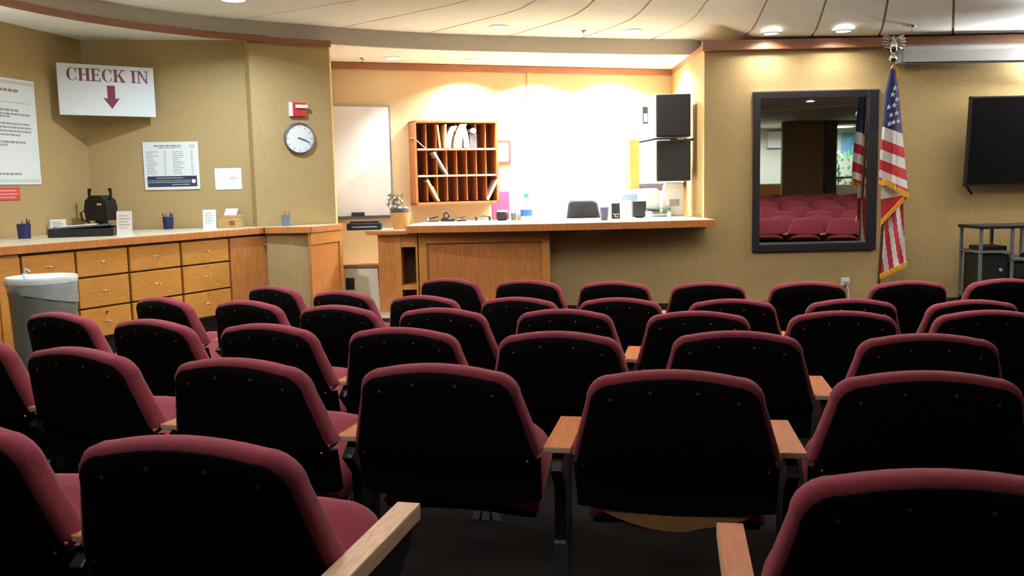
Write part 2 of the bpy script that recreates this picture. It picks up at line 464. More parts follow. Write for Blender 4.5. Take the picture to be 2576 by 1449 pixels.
# diffuser lights: those over the seats are unseen, added for general brightness
def pendant(x, y, z, power, label, size=1.2, col=(1, .94, .86)):
    t = thing('dome_luminaire', label, 'ceiling light', (x, y, z), 0, 'dome luminaires')
    obj('housing', MB().lathe([(size/2+.04, .05), (size/2+.04, -.02), (size/2, -.03), (size/2, .0)], 32, cap=False), PLASW, t, smooth=True)
    obj('diffuser', MB().lathe([(size/2, -.005), (.01, -.008)], 32, cap=False), GLASS, t, smooth=True)
    area_light('lamp_light', (0, 0, -.06), power, size, col, parent=t)
    return t
def bowl(x, y, z, power, label, r=.34):  # unseen uplights, added to brighten the dome ceiling
    t = thing('added_bowl_uplight', label, 'ceiling light', (x, y, z), 0, 'added bowl uplights under the dome')
    obj('bowl', MB().lathe([(r, .10), (r*.97, .06), (r*.75, -.02), (r*.4, -.06), (.02, -.075), (.02, -.06), (r*.4, -.045), (r*.73, -.005), (r*.94, .06), (r*.97, .10)], 32, cap=False), PLASW, t, smooth=True)
    obj('rod', MB().tube([(0, 0, -.06), (0, 0, dome_z(math.hypot(x-DC.x, y-DC.y))-z)], .012, 8), CHROME, t)
    area_light('lamp_light', (0, 0, .04), power, r*1.6, (.94, .97, 1), rot=(math.pi, 0, 0), parent=t)
bowl(2.2, 6.6, 3.30, P_UP, 'added bowl uplight in the middle of the dome, outside the picture')
bowl(4.6, 4.6, 3.30, P_UP*.15, 'added bowl uplight under the rear of the dome, outside the picture')
bowl(6.1, 9.2, 2.92, P_UP*.28, 'added bowl uplight beside the television, outside the picture')
bowl(-.6, 5.9, 3.05, P_UP*.3, 'added bowl uplight over the rows of seats, outside the picture')
def sconce(x, y, z, rotz, power, label, col=(.94, .97, 1)):
    t = thing('wall_sconce', label, 'wall lamp', (x, y, z), rotz, 'upward wall sconces')
    pr = [(.16*math.cos(math.pi*k/10), -.20*math.sin(math.pi*k/10)) for k in range(11)]
    q = MB(); q.loft([[Vector((a*f, b*f, zz)) for a, b in pr] for zz, f in ((-.14, .35), (-.05, .75), (.04, 1.0), (.05, .95), (-.03, .70))], capb=True)
    obj('shade', q, PLASW, t, smooth=40)
    obj('back_plate', box(-.10, .10, -.01, .0, -.16, .05), CHROME, t, bevel=.004)
    area_light('lamp_light', (0, -.10, .07), power, .16, col, rot=(math.pi, 0, 0), parent=t)
sconce(6.75, 11.06, 2.42, 0, P_SCONCE, 'upward wall sconce beside the television, outside the picture')
sconce(wlx(6.6)+.02, 6.6, 2.42, A_WL, P_SCONCE*.4, 'added uplight on the wall beyond the notice poster, outside the picture', (.88, .95, 1))  # unseen lamp, added to lift the ceiling brightness on this side
sconce(10.98, 7.5, 2.42, -R(90), P_SCONCE*.6, 'added uplight on the far side wall, outside the picture')  # also an added lamp, only there to light the ceiling
pendant(DC.x, DC.y-1.2, 3.83, P_DOME, 'added round diffuser light in the middle of the dome ceiling', 1.6)
pendant(-1.2, 1.5, 3.06, P_DOME*.06, 'added round diffuser light on the low ceiling near the photographer', 1.0, (.9, .95, 1))
pendant(-1.9, 4.6, ZC-.06, P_DOME*.8, 'added round diffuser light above the drawer cabinets', .8, (.9, .95, 1))
pendant(7.2, -6.3, 3.04, 110, 'round diffuser light in the corridor behind the seats', .8, (.9, .97, 1))
pendant(10.2, -6.3, 3.04, 110, 'round diffuser light at the end of the corridor behind the seats', .8, (.9, .97, 1))
# sprinkler heads
def sprinkler(px, py, z, label):
    p = ceil_at(px, py) if z > 3.105 else at_z(px, py, z)
    z = p.z
    t = thing('sprinkler_head', label, 'sprinkler', (p.x, p.y, z), 0, 'sprinkler heads')
    obj('escutcheon', MB().lathe([(.04, 0), (.035, -.012), (.012, -.016), (.012, -.03)], 16), SILVER, t, smooth=True)
    obj('deflector', MB().lathe([(.022, -.045), (.022, -.05)], 12).box(-.003, .003, -.015, .015, -.045, -.03), SILVER, t)
sprinkler(1468, 77, ZC-.001, 'sprinkler head in the dome ceiling over the desk')
sprinkler(2295, 66, ZC-.001, 'sprinkler head in the dome ceiling over the flag')
sprinkler(912, 146, ZT-.001, 'sprinkler head in the low ceiling above the whiteboard')

# ================================================================== THEATRE SEATS
# local frame: x right, y forward (the way the sitter looks), z up, origin on the floor under the top of the back
LEAN = .30
def back_outline(dx, dtop, dbot, n=6):
    """outline (u, z) of the back, half widths .232 at the top to .262 at the bottom, rounded shoulders, crowned top, sagging bottom"""
    z1, z0 = .78-dtop, .505+dbot
    ht, hb = .248-dx, .298-dx
    pts = []
    rr = .072
    crown = .020
    for k in range(9):                              # crowned top from left to right
        u = -1+2*k/8; x = u*(ht-rr)
        pts.append((x, z1+crown*(1-u*u)+.012))
    for k in range(1, n+1):
        a = math.pi/2*(1-k/n)
        pts.append((ht-rr+rr*math.cos(a)*1.0, z1+.012-rr+rr*math.sin(a)))
    zr = z1+.012-rr
    for k in range(1, 4):
        f = k/4; pts.append((ht+(hb-ht)*f, zr+(z0-zr)*f))
    for k in range(9):
        u = 1-2*k/8; pts.append((u*hb, z0-.03*(1-u*u)))
    for k in range(1, 4):
        f = 1-k/4; pts.append((-(ht+(hb-ht)*f), zr+(z0-zr)*f))
    for k in range(0, n):
        a = math.pi/2+math.pi/2*(1-k/n)
        pts.append((-(ht-rr)+rr*math.cos(a), z1+.012-rr+rr*math.sin(a)))
    return pts
def on_back(u, z, d):     # d forward of the back's rear face
    return Vector((u, (.78-z)*LEAN+d, z))
def ring(dx, dt, db, d): return [on_back(u, z, d) for u, z in back_outline(dx, dt, db)]

panel_me = mesh('back_panel', MB().loft([ring(.012, .020, .010, .004), ring(.010, .019, .004, -.006), ring(.014, .024, .006, -.010), ring(.05, .06, .03, -.013)]), BLACKP, smooth=50)
cush_me = mesh('back_cushion', MB().loft([ring(.016, .022, .04, -.004), ring(.004, .008, .04, .004), ring(0, 0, .04, .02), ring(0, 0, .04, .05), ring(.008, .008, .04, .068), ring(.03, .03, .05, .082), ring(.09, .09, .07, .09)]), BURG, smooth=60)
# lower apron of the back, black
ap = MB()
def apr(z, hw, d, sag=.03, n=8): return [on_back(-hw+2*hw*k/n, z-sag*(1-(2*k/n-1)**2), d) for k in range(n+1)]
rings_f = [apr(.520, .292, .008), apr(.378, .285, -.006, .02)]
rings_b = [apr(.520, .292, .036), apr(.378, .285, .03, .02)]
n = 9
vs = rings_f[0]+rings_f[1]+rings_b[0]+rings_b[1]
fs = []
for k in range(n-1):
    fs += [(k, k+1, n+k+1, n+k), (2*n+k, 3*n+k, 3*n+k+1, 2*n+k+1), (k, 2*n+k, 2*n+k+1, k+1), (n+k, n+k+1, 3*n+k+1, 3*n+k)]
fs += [(0, n, 3*n, 2*n), (n-1, 3*n-1, 4*n-1, 2*n-1)]
ap.add(vs, fs)
apron_me = mesh('lower_back', ap, BLACKP)
# seat cushion: half tipped up, crowned, rounded front corners
def seat_ring(z, ins, drop=1.0):
    hw, y0, y1, rr = .262-ins, .20+ins*.4, .49-ins, .09
    o = [(-hw, y0), (-hw*.5, y0), (0, y0), (hw*.5, y0), (hw, y0)]
    for k in range(7):
        a = math.pi/2*k/6; o.append((hw-rr+rr*math.cos(a), y1-rr+rr*math.sin(a)))
    o += [(hw*.35, y1), (0, y1), (-hw*.35, y1)]
    for k in range(7):
        a = math.pi/2+math.pi/2*k/6; o.append((-hw+rr+rr*math.cos(a), y1-rr+rr*math.sin(a)))
    return [Vector((x, y, z+.17*(y-.20)/.29-.035*drop*(abs(x)/.262)**5+.012*(1-(x/hw)**2))) for x, y in o]
seat_me = mesh('seat_cushion', MB().loft([seat_ring(.315, .02, .2), seat_ring(.325, 0, .4), seat_ring(.345, 0), seat_ring(.363, .012), seat_ring(.374, .035), seat_ring(.378, .07)]), BURG, smooth=60)
pan_me = mesh('seat_pan', MB().loft([seat_ring(.275, .05, 0), seat_ring(.295, .012, .1), seat_ring(.318, .012, .2)]), BLACKP, smooth=40)
screw_me = mesh('screw', MB().lathe([(.0055, 0), (.005, .003), (.002, .004)], 8), SCREWM, smooth=True)
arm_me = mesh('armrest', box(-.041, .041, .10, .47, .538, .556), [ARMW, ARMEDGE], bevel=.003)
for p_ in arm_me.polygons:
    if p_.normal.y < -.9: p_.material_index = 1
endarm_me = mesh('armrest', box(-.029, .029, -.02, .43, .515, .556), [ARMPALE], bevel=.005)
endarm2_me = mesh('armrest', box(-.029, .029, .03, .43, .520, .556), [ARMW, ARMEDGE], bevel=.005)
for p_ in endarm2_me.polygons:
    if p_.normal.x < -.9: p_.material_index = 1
post_me = mesh('arm_post', MB().prism([(.13, .53), (.42, .53), (.38, .47), (.30, .42), (.27, .06), (.33, .03), (.33, .012), (.10, .012), (.10, .03), (.16, .06), (.15, .42), (.08, .49)], -.018, .018, M=Matrix(((0, 0, 1, 0), (1, 0, 0, 0), (0, 1, 0, 0), (0, 0, 0, 1)))), BLACKM, bevel=.004)
fq = MB()
for x0_ in (-.022, 0, .022):
    fq.loft([[Vector((x0_*k+sx_*w_, y_, z_)) for sx_, y_ in ((-1, y0_), (1, y0_), (1, y0_+.05), (-1, y0_+.05))] for z_, k, w_, y0_ in ((.25, .5, .006, .125), (.12, .8, .010, .115), (.05, 1.4, .014, .10), (0, 2.2, .018, .085))])
foot_me = mesh('foot', fq, FOOTM)
def brk(s):
    q = MB(); a = on_back(s*.258, .515, -.012); b = Vector((s*.292, .115, .545))
    q.tube([a, (a+b)/2+Vector((0, 0, -.006)), b], .006, 6); return mesh('bracket', q, SILVER, smooth=True)
brk_l, brk_r = brk(-1), brk(1)
flap = MB()
fr = [[Vector((-.24+.48*k/14, .122, .372-.018*math.sin(math.pi*k/14))) for k in range(15)],
      [Vector((-.24+.48*k/14, .124, .372-.066*math.sin(math.pi*k/14)**.9+(.006 if k in (9, 10) else 0))) for k in range(15)]]
vs = fr[0]+fr[1]+[v+Vector((0, .008, 0)) for v in fr[0]]+[v+Vector((0, .008, 0)) for v in fr[1]]
fs = []
for k in range(14):
    fs += [(k, k+1, 16+k, 15+k), (30+k, 45+k, 46+k, 31+k), (k, 30+k, 31+k, k+1), (15+k, 16+k, 46+k, 45+k)]
flap.add(vs, fs)
flap_me = mesh('torn_underside', flap, TANPLY)

SCREWS = [(-.175, .726), (-.065, .752), (.065, .752), (.175, .726)]
def theatre_seat(x, y, z, yaw, label, group, left=True, right=False, detail=True, half=.315, left_me=None, right_me=None, flapped=False):
    t = thing('theatre_seat', label, 'theatre seat', (x, y, z), -yaw, group)
    link('back_panel', panel_me, t); link('back_cushion', cush_me, t)
    link('lower_back', apron_me, t); link('seat_cushion', seat_me, t); link('seat_pan', pan_me, t)
    if detail:
        for u, zz in SCREWS:
            s = link('screw', screw_me, t); s.location = on_back(u, zz, -.0115); s.rotation_euler = (R(90)-math.atan(LEAN)*0, 0, 0)
        link('bracket', brk_l, t); link('bracket', brk_r, t)
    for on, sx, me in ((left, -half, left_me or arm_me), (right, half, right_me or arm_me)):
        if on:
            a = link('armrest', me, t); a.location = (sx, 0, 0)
            if me is endarm_me: a['label'] = 'worn wooden armrest with painted glare'
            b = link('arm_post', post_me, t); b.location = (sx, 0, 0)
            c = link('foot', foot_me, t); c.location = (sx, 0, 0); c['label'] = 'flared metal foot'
    if flapped: link('torn_underside', flap_me, t)['label'] = 'torn tan seat underside'
    return t

DROP = [.714, .709, .654, .605, .552, .514]
HS = .78+.004
R0, DR = 7.243, .937
ORD = ['first', 'second', 'third', 'fourth', 'fifth', 'sixth', 'seventh', 'eighth', 'ninth']
ROWN = ['front row', 'second row from the desk', 'third row from the desk', 'fourth row from the desk', 'fifth row from the desk', 'nearest row']
# (x, y, facing angle clockwise from the room axis) of each seat, row by row, from the drawer side
p36 = at_z(2033, 1226, CAMH-DROP[5])
SEATS = [
 [(-.478, 6.718, 27.2), (.1, 6.488, 21.9), (.701, 6.279, 16.8), (1.316, 6.103, 12.0), (1.97, 6.021, 6.9), (2.607, 5.94, 2.6), (3.245, 5.95, -2.5)],
 [(-1.701, 6.382, 33.7), (-1.145, 5.998, 30.1), (-.568, 5.654, 25.3), (.027, 5.464, 20.6), (.626, 5.335, 15.5), (1.255, 5.171, 10.9), (1.906, 5.069, 6.9), (2.519, 4.924, 1.5)],
 [(-2.097, 5.372, 33.8), (-1.521, 5.13, 28.4), (-.953, 4.837, 24.8), (-.375, 4.638, 21.1), (.25, 4.499, 15.8), (.885, 4.33, 12.0), (1.55, 4.235, 9.2), (2.205, 4.16, 5.0)],
 [(-2.23, 4.403, 29.6), (-1.655, 4.09, 27.6), (-1.076, 3.88, 22.5), (-.466, 3.692, 18.2), (.17, 3.51, 14.2), (.85, 3.43, 12.0), (1.517, 3.28, 10.0)],
 [(-2.08, 3.40, 30), (-1.504, 3.059, 25.8), (-.872, 2.793, 19.8), (-.235, 2.636, 14.8), (.441, 2.475, 11.4), (1.11, 2.39, 8.5)],
 [(-1.28, 1.95, 20), (-.668, 1.75, 13.6), (p36.x+.225*math.cos(R(10)), p36.y-.225*math.sin(R(10)), 10)]]
seat_spots = []
for i, row in enumerate(SEATS):
    zf = CAMH-DROP[i]-HS
    seat_spots.append([(math.atan2(LC.x-x, LC.y-y), 0) for x, y, a in row])
    for j, (x, y, a) in enumerate(row):
        lab = 'burgundy theatre seat, %s from the drawer cabinets in the %s' % (ORD[j], ROWN[i])
        kw = {}
        nb = row[j-1] if j > 0 else row[j+1]
        kw['half'] = max(.29, min(.345, .5*math.hypot(x-nb[0], y-nb[1])))
        if i == 5:
            if j == 0: lab = 'burgundy theatre seat at the bottom corner, nearest row, cut off by the picture edge'
            if j == 1: lab = 'large burgundy theatre seat with a worn, glare-painted armrest in the nearest row'; kw.update(right=True, right_me=endarm_me)
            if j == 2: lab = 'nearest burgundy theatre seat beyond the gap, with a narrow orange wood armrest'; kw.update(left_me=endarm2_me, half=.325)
        if i == 4 and j == 4:
            lab = 'burgundy theatre seat with torn tan underside in the %s' % ROWN[i]; kw['flapped'] = True
        theatre_seat(x, y, zf, R(a), lab, 'theatre seats in curved rows', detail=(i > 0), **kw)
# seats that only the mirror shows
for i in range(9):
    Rr = R0+DR*i
    a = seat_spots[i][-1][0] if i < 6 else R(9)
    st = .63/Rr
    for k in range(22):
        a -= st
        x, y = LC.x-Rr*math.sin(a), LC.y-Rr*math.cos(a)
        q = x/(2*YM-y)
        lo, hi = (xa-.2)/(2*YM-YB), (xe+.1)/(2*YM-YB)
        mg = .5/(2*YM-y)
        if lo-mg < q < hi+mg and x < 10.2 and y > -3.6:
            theatre_seat(x, y, floor_z(Rr) if i > 5 else CAMH-DROP[i]-HS, a, 'burgundy theatre seat seen only as a reflection in the black-framed mirror', 'theatre seats reflected in the mirror', detail=False)

# ================================================================== DRAWER COUNTER
HC = 1.08
Q1, Q2, Q3, Q4 = Vector((-4.04, 7.23)), Vector((-2.68, 9.90)), Vector((-2.14, 9.82)), Vector((-1.93, 10.46))
qd = (Q2-Q1).normalized(); Q0 = Q1-qd*1.3
ins = Vector((-qd.y, qd.x))*.03     # towards the wall
A_Q = angl(Q1, Q2)
wl = lambda y: P_WL0.x+(y-P_WL0.y)*ldir.x/ldir.y
top_poly = [Q0, Q1, Q2, Q3, Q4, Vector((-1.99, 10.48)), Vector((-2.78, 10.045)), Vector((-2.80, 10.05)), Vector((-2.80, 10.15)), Vector((-4.52, 9.93)), Vector((wl(8.78)+.01, 8.78)), Vector((wl(6.3)+.01, 6.3))]
ct = thing('corner_worktop', 'long pale laminate worktop with orange wood edge over the drawers', 'worktop', (0, 0, 0))
obj('laminate_top', MB().prism([(p.x, p.y) for p in top_poly], HC-.012, HC), LAMIN, ct)
edge_pts = [Q0, Q1, Q2, Q3, Q4]
for a, b in zip(edge_pts, edge_pts[1:]):
    d = b-a; ob = obj('wood_edge', box(-.004, d.length+.004, -.012, .02, HC-.07, HC-.001), OAKR, ct, bevel=.005, loc=(a.x, a.y, 0), rotz=angl(a, b))
obj('substrate', MB().prism([(p.x, p.y) for p in [Q0+ins, Q1+ins, Q2+ins+qd*-.03, Vector((-2.16, 9.86)), Vector((-1.97, 10.44)), Vector((-2.78, 10.05)), Vector((-4.5, 9.92)), Vector((wl(8.78)+.02, 8.78)), Vector((wl(6.3)+.02, 6.3))]], HC-.065, HC-.013), OAKDK, ct)
# cabinet units along Q1 -> Q2
FP = Q1+ins
def on_cab(px, py): return on_wall(px, py, FP, A_Q)
cols = [(52, 187), (190, 319), (323, 451), (455, 573), (577, 669)]
ymid = [660, 650, 640, 630, 625]
zr = []
_, z1 = on_cab(380, 679.5); _, z2 = on_cab(380, 753); _, z3 = on_cab(265, 846)
ZB = max(.13, z3)
rows = [(z1, HC-.085), (z2, z1), (ZB, z2)]
KICK = .0
names = ['partly hidden behind the trash can', 'second from the trash can', 'third from the trash can', 'fourth from the trash can']
def pull(parent, x, z):
    q = MB(); pts = [(x-.035+.07*k/8, -.022-.026*math.sin(math.pi*k/8), z-.004*math.sin(math.pi*k/8)) for k in range(9)]
    q.tube(pts, .005, 6)
    obj('handle', q, CHROME, parent, smooth=True)
for j, (c0, c1) in enumerate(cols):
    s0, _ = on_cab(c0-1.5, ymid[j]); s1, _ = on_cab(c1+1.5, ymid[j]); Lx = s1-s0
    org = FP+qd*s0
    lab = ('wooden three-drawer counter cabinet, %s' % names[j]) if j < 4 else 'tall single-door counter cabinet beside the gold pillar base'
    t = thing('drawer_cabinet' if j < 4 else 'door_cabinet', lab, 'cabinet', (org.x, org.y, 0), A_Q, 'cabinets under the corner worktop')
    obj('body', MB().box(.002, Lx-.002, .012, .48 if j < 3 else (.34 if j == 3 else .10), ZB-.01, HC-.07), OAKDK, t)
    obj('toe_kick', box(.002, Lx-.002, .07, .10, .03, ZB-.01), BLACKM, t)
    if j < 4:
        for (za, zb) in rows:
            d = obj('drawer', box(.010, Lx-.010, -.012, .012, za+.009, zb-.009), OAKD, t, bevel=.004)
            pull(d, Lx/2, (za+zb)/2+.01)
            if j == 1 and za == rows[2][0]:
                lk = obj('lock', MB().lathe([(.012, 0), (.012, .01), (.004, .011)], 12, M=Matrix.Translation((Lx/2, -.012, zb-.045)) @ Matrix.Rotation(R(90), 4, 'X')), CHROME, d, smooth=True)
    else:
        d = obj('door', box(.010, Lx-.010, -.012, .012, ZB+.009, HC-.094), OAKR, t, bevel=.004)
        obj('knob', MB().lathe([(.008, 0), (.008, .015), (.014, .02), (.010, .03)], 12, M=Matrix.Translation((Lx-.05, -.012, HC-.19)) @ Matrix.Rotation(R(90), 4, 'X')), CHROME, d, smooth=True)
# wood end panel at the near end (beside the trash can)
sE, _ = on_cab(49, 660)
org = FP+qd*(sE-1.3)
ep = thing('end_cabinet', 'plain wooden cabinet end panel behind the trash can', 'cabinet', (org.x, org.y, 0), A_Q)
obj('panel', box(0, 1.29, -.004, .02, .05, HC-.07), OAK, ep, bevel=.004)
obj('stile', box(1.10, 1.29, -.016, -.003, .06, HC-.10), OAKD, ep, bevel=.003)
# gold pillar base under the worktop and wood return panel
pb = MB().prism([(Q2.x+.03, Q2.y+.03), (-2.40, 9.90), (-2.165, 9.88), (-2.10, 10.2), (-2.2, 10.3), (-2.72, 10.0)], -.02, HC-.066)
struct('wall_pillar_base', pb, GOLD)
A34 = angl(Q3, Q4); L34 = (Q4-Q3).length
rp = thing('return_panel', 'tall orange wood panel closing the end of the drawer counter', 'panel', (Q3.x-.005, Q3.y+.03, 0), A34)
obj('panel', box(-.03, L34-.02, .0, .03, .02, HC-.068), OAKR, rp, bevel=.004)
obj('top_rail', box(-.03, L34-.02, -.012, .0, HC-.20, HC-.072), OAK, rp, bevel=.004)
obj('stile', box(L34-.09, L34-.02, -.012, .0, .02, HC-.20), OAK, rp, bevel=.004)

# ---------------- things on the drawer counter
def on_counter(px, py, z=HC, mg=.12):
    p = at_z(px, py, z)
    def lim(P0, P1):
        d = (P1-P0).normalized(); n_ = Vector((d.y, -d.x)); v = ray(px, py); vv = Vector((v.x, v.y))
        return n_.dot(P0+n_*mg)/n_.dot(vv)
    v = ray(px, py); tt = (z-CAMH)/v.z
    w0, w1 = (P_WL0, P_B) if px < 215 else ((P_B, P_E) if px < 630 else (Vector((-2.78, 10.06)), Vector((-2.0, 10.5))))
    tt = min(tt, lim(w0, w1))
    return Vector((v.x*tt, v.y*tt, z))
def pen_cup(px, py, label, m, r=.045, h=.12, pens=5, z=HC, pen_mats=None):
    p = on_counter(px, py, z) if z == HC else on_desk(px, py)
    t = thing('pen_cup', label, 'pen cup', (p.x, p.y, z), 0, 'pen cups on the counters')
    obj('cup', MB().lathe([(r*.85, 0), (r, h), (r*.9, h), (r*.78, .01)], 16), m, t, smooth=True)
    rnd = random.Random(px)
    for k in range(pens):
        a = rnd.random()*6.28; b = rnd.uniform(.3, .7)*r
        tipx, tipy = math.cos(a)*r*.9, math.sin(a)*r*.9
        obj('pen', MB().tube([(math.cos(a)*b*.4, math.sin(a)*b*.4, .015), (tipx, tipy, h+rnd.uniform(.02, .05))], .0045, 6), (pen_mats or [m])[k % len(pen_mats or [m])], t)
    return t
pen_cup(62, 600, 'navy pen cup at the trash can end of the drawer counter', NAVYC, .062, .135, 5, pen_mats=[NAVYC, BLACKBOX])
pen_cup(424, 573, 'navy pen cup between the two white standing cards', NAVYC, .058, .13, 5, pen_mats=[NAVYC, BLACKBOX])
pen_cup(720, 560, 'grey blue pen cup with red pens under the clock', mat('cup_greyblue', srgb(110, 124, 140), .4, noise=.1), .05, .12, 4, pen_mats=[REDP, PLASG])
def card_stand(px, py, wpx, hpx, label, z=HC, rot=0.15, lines=True):
    p = on_counter(px, py, z); s = (p-CAM).length/F
    W_, H_ = wpx*s, hpx*s
    t = thing('card_stand', label, 'card stand', (p.x, p.y, z), rot, 'white standing cards')
    Mx = Matrix.Rotation(R(-8), 4, 'X')
    obj('card', box(-W_/2, W_/2, -.002, .002, 0, H_, M=Mx), PAPER, t)
    obj('base', box(-W_/2, W_/2, -.01, .055, 0, .006), PLASW, t)
    if lines:
        for k in range(5):
            obj('text_line', box(-W_*.36, W_*(.36 if k % 2 else .2), -.0035, -.002, H_*(.8-.12*k), H_*(.8-.12*k)+.006, M=Mx), GREYTXT, t)
card_stand(147, 580, 33, 34, 'short white card standing behind the black binder', rot=.3)
card_stand(314, 594, 34, 58, 'tall white card standing nearest the black mailbox ornament')
card_stand(528, 577, 30, 47, 'white card standing beside the cardboard box')
# black binder / tray
p = at_z(198, 596, HC)
t = thing('document_tray', 'flat black document tray with papers on the drawer counter', 'document tray', (p.x, p.y+.10, HC), R(16))
obj('tray', MB().box(-.28, .28, -.13, .13, 0, .015).box(-.28, .28, -.13, -.115, .015, .075).box(-.28, .28, .115, .13, .015, .09).box(-.28, -.265, -.13, .13, .015, .08).box(.265, .28, -.13, .13, .015, .08), BLACKBOX, t, bevel=.004)
obj('lid', box(-.27, .27, -.12, .12, .085, .10, M=Matrix.Rotation(R(-3), 4, 'Y')), mat('tray_lid', srgb(70, 78, 88), .35, noise=.1), t, bevel=.005)
obj('paper', box(-.20, .12, -.08, .12, .102, .108, M=Matrix.Rotation(R(-3), 4, 'Y')), PAPER, t)
# black mailbox ornament
p = on_counter(258, 583, HC, .3)
t = thing('mailbox_ornament', 'black lantern-like mailbox ornament with two prongs in the corner', 'ornament', (p.x, p.y, HC), R(-10))
obj('stand', MB().prism([(-.15, -.06), (.15, -.06), (.15, .08), (-.15, .08)], 0, .03).prism([(-.05, -.04), (.05, -.04), (.05, .04), (-.05, .04)], .03, .12), BLACKM, t, bevel=.004)
obj('body', MB().prism([(-.125, .12), (.125, .12), (.135, .25), (.12, .33), (.06, .38), (-.06, .38), (-.12, .33), (-.135, .25)], -.09, .09, M=Matrix(((1, 0, 0, 0), (0, 0, -1, 0), (0, 1, 0, 0), (0, 0, 0, 1)))), BLACKM, t, bevel=.006)
for s in (-1, 1):
    obj('prong', MB().tube([(s*.11, 0, .30), (s*.125, 0, .40), (s*.115, 0, .45)], [.018, .014, .02], 8), BLACKM, t, smooth=True)
obj('badge', box(.02, .075, -.097, -.088, .275, .30), BRASS, t, bevel=.002)
obj('side_scroll', MB().tube([(-.14, 0, .10), (-.22, 0, .12), (-.24, 0, .2), (-.19, 0, .22)], .012, 6), mat('rust_iron', srgb(60, 34, 26), .6, noise=.3), t, smooth=True)
# cardboard box with raised white flap
p = on_counter(582, 570, HC, .13)
t = thing('cardboard_box', 'small open cardboard box with a raised white flap', 'box', (p.x, p.y, HC), R(-14))
obj('carton', MB().box(-.11, .11, -.09, .09, 0, .10), CARD, t, bevel=.004)
obj('label_patch', box(.03, .10, -.093, -.089, .03, .075), mat('carton_print', srgb(150, 96, 60), .7, noise=.2), t)
obj('flap', box(-.10, .05, -.004, .004, 0, .10, M=Matrix.Translation((0, .02, .12)) @ Matrix.Rotation(R(-35), 4, 'X')), PAPER, t)
obj('inner_tray', box(-.10, .10, -.02, .085, .10, .135), CARD, t, bevel=.006)
# trash can
px_, y_ = 105, 6.75
p = at_y(px_, 700, y_)
zf = floor_z((Vector((p.x, p.y))-LC).length)
t = thing('trash_can', 'round grey trash can with a white bag folded over its rim', 'trash can', (p.x, p.y, zf))
hz = p.z-zf
rc = .5*168*y_/F
obj('barrel', MB().lathe([(rc*.80, 0), (rc*.83, .03), (rc*.93, hz-.12), (rc*.95, hz-.11), (rc*.95, hz-.02), (rc*.90, hz-.02), (rc*.78, .04)], 36), GREYB, t, smooth=True)
obj('rim_bag', MB().lathe([(rc*.60, hz-.12), (rc*.90, hz+.006), (rc*.97, hz+.018), (rc*1.0, hz+.004), (rc*.985, hz-.03)], 36, cap=False), BAG, t, smooth=True)
sk = MB()
def skirt(u, v):
    a = 2*math.pi*u; r = rc*(.985-.03*v)+.004*math.sin(a*9+v*3); low = .05+.11*(.5+.5*math.sin(a+1.0))
    return Vector((r*math.cos(a), r*math.sin(a), hz-.03-v*low))
obj('bag_skirt', sk.grid(skirt, 48, 5), mat('bag_grey_film', srgb(160, 168, 164), .4, noise=.08, scale=30, bump=.4, bscale=20), t, smooth=True)
obj('bag_knot', MB().tube([(-.08, -.04, hz-.02), (-.1, -.05, hz+.04), (-.085, -.03, hz+.07)], [.035, .018, .026], 8), BAG, t, smooth=True)
obj('crumpled_liner', MB().lathe([(.001, hz-.03), (rc*.3, hz+.0), (rc*.6, hz-.015), (rc*.9, hz+.0)], 24, cap=False), BAG, t, smooth=True)

# ================================================================== WALL SIGNS (left)
def wall_thing(name, label, cat, p0, ang, s, z, group=None):
    d = Vector((math.cos(ang), math.sin(ang)))
    return thing(name, label, cat, (p0.x+d.x*s, p0.y+d.y*s, z), ang, group)
def text_rows(t, rowsdef, y, m, name='text_line'):
    for x0, x1, z0, z1 in rowsdef:
        # each row is broken into word blocks of ink
        rnd = random.Random(int((x0*31+z0*977)*1000)); x = x0; q = MB()
        while x < x1:
            wd_ = min(rnd.uniform(.6, 2.0)*(z1-z0)*1.7, x1-x); q.box(x, x+wd_, y-.0006, y, z0, z1); x += wd_+(z1-z0)*.5
        obj(name, q, m, t)
# large poster
s0, zt_ = on_wall(82, 206, P_WL0, A_WL); s1, zb_ = on_wall(102, 464, P_WL0, A_WL)
sR = (s0+s1)/2; Wp = 1.15
t = wall_thing('notice_poster', 'big white notice poster with lines of grey text on the side wall', 'poster', P_WL0, A_WL, sR-Wp, zb_)
Hp = zt_-zb_
obj('sheet', box(0, Wp, -.012, -.002, 0, Hp), SIGNW, t, bevel=.002)
q = MB()
for z in (.03, Hp-.03, .045, Hp-.045): q.box(.02, Wp-.02, -.0135, -.012, z-.002, z+.002)
obj('border_line', q, GREYTXT, t)
k = Hp/262.0
text_rows(t, [(.12, Wp*.80, Hp*.873, Hp*.900)], -.012, mat('title_mauve', srgb(160, 126, 138), .7, noise=.2, scale=90), 'title_text')
text_rows(t, [(.05, Wp*.93, Hp*.772, Hp*.777), (.05, Wp*.78, Hp*.69, Hp*.712), (.05, Wp*.92, Hp*.655, Hp*.675), (.05, Wp*.68, Hp*.63, Hp*.648),
              (.05, Wp*.9, Hp*.565, Hp*.583), (.05, Wp*.92, Hp*.53, Hp*.548), (.05, Wp*.92, Hp*.495, Hp*.513), (.05, Wp*.78, Hp*.46, Hp*.478),
              (.05, Wp*.84, Hp*.39, Hp*.412), (.05, Wp*.62, Hp*.362, Hp*.382), (.05, Wp*.76, Hp*.09, Hp*.112)], -.012, GREYTXT)
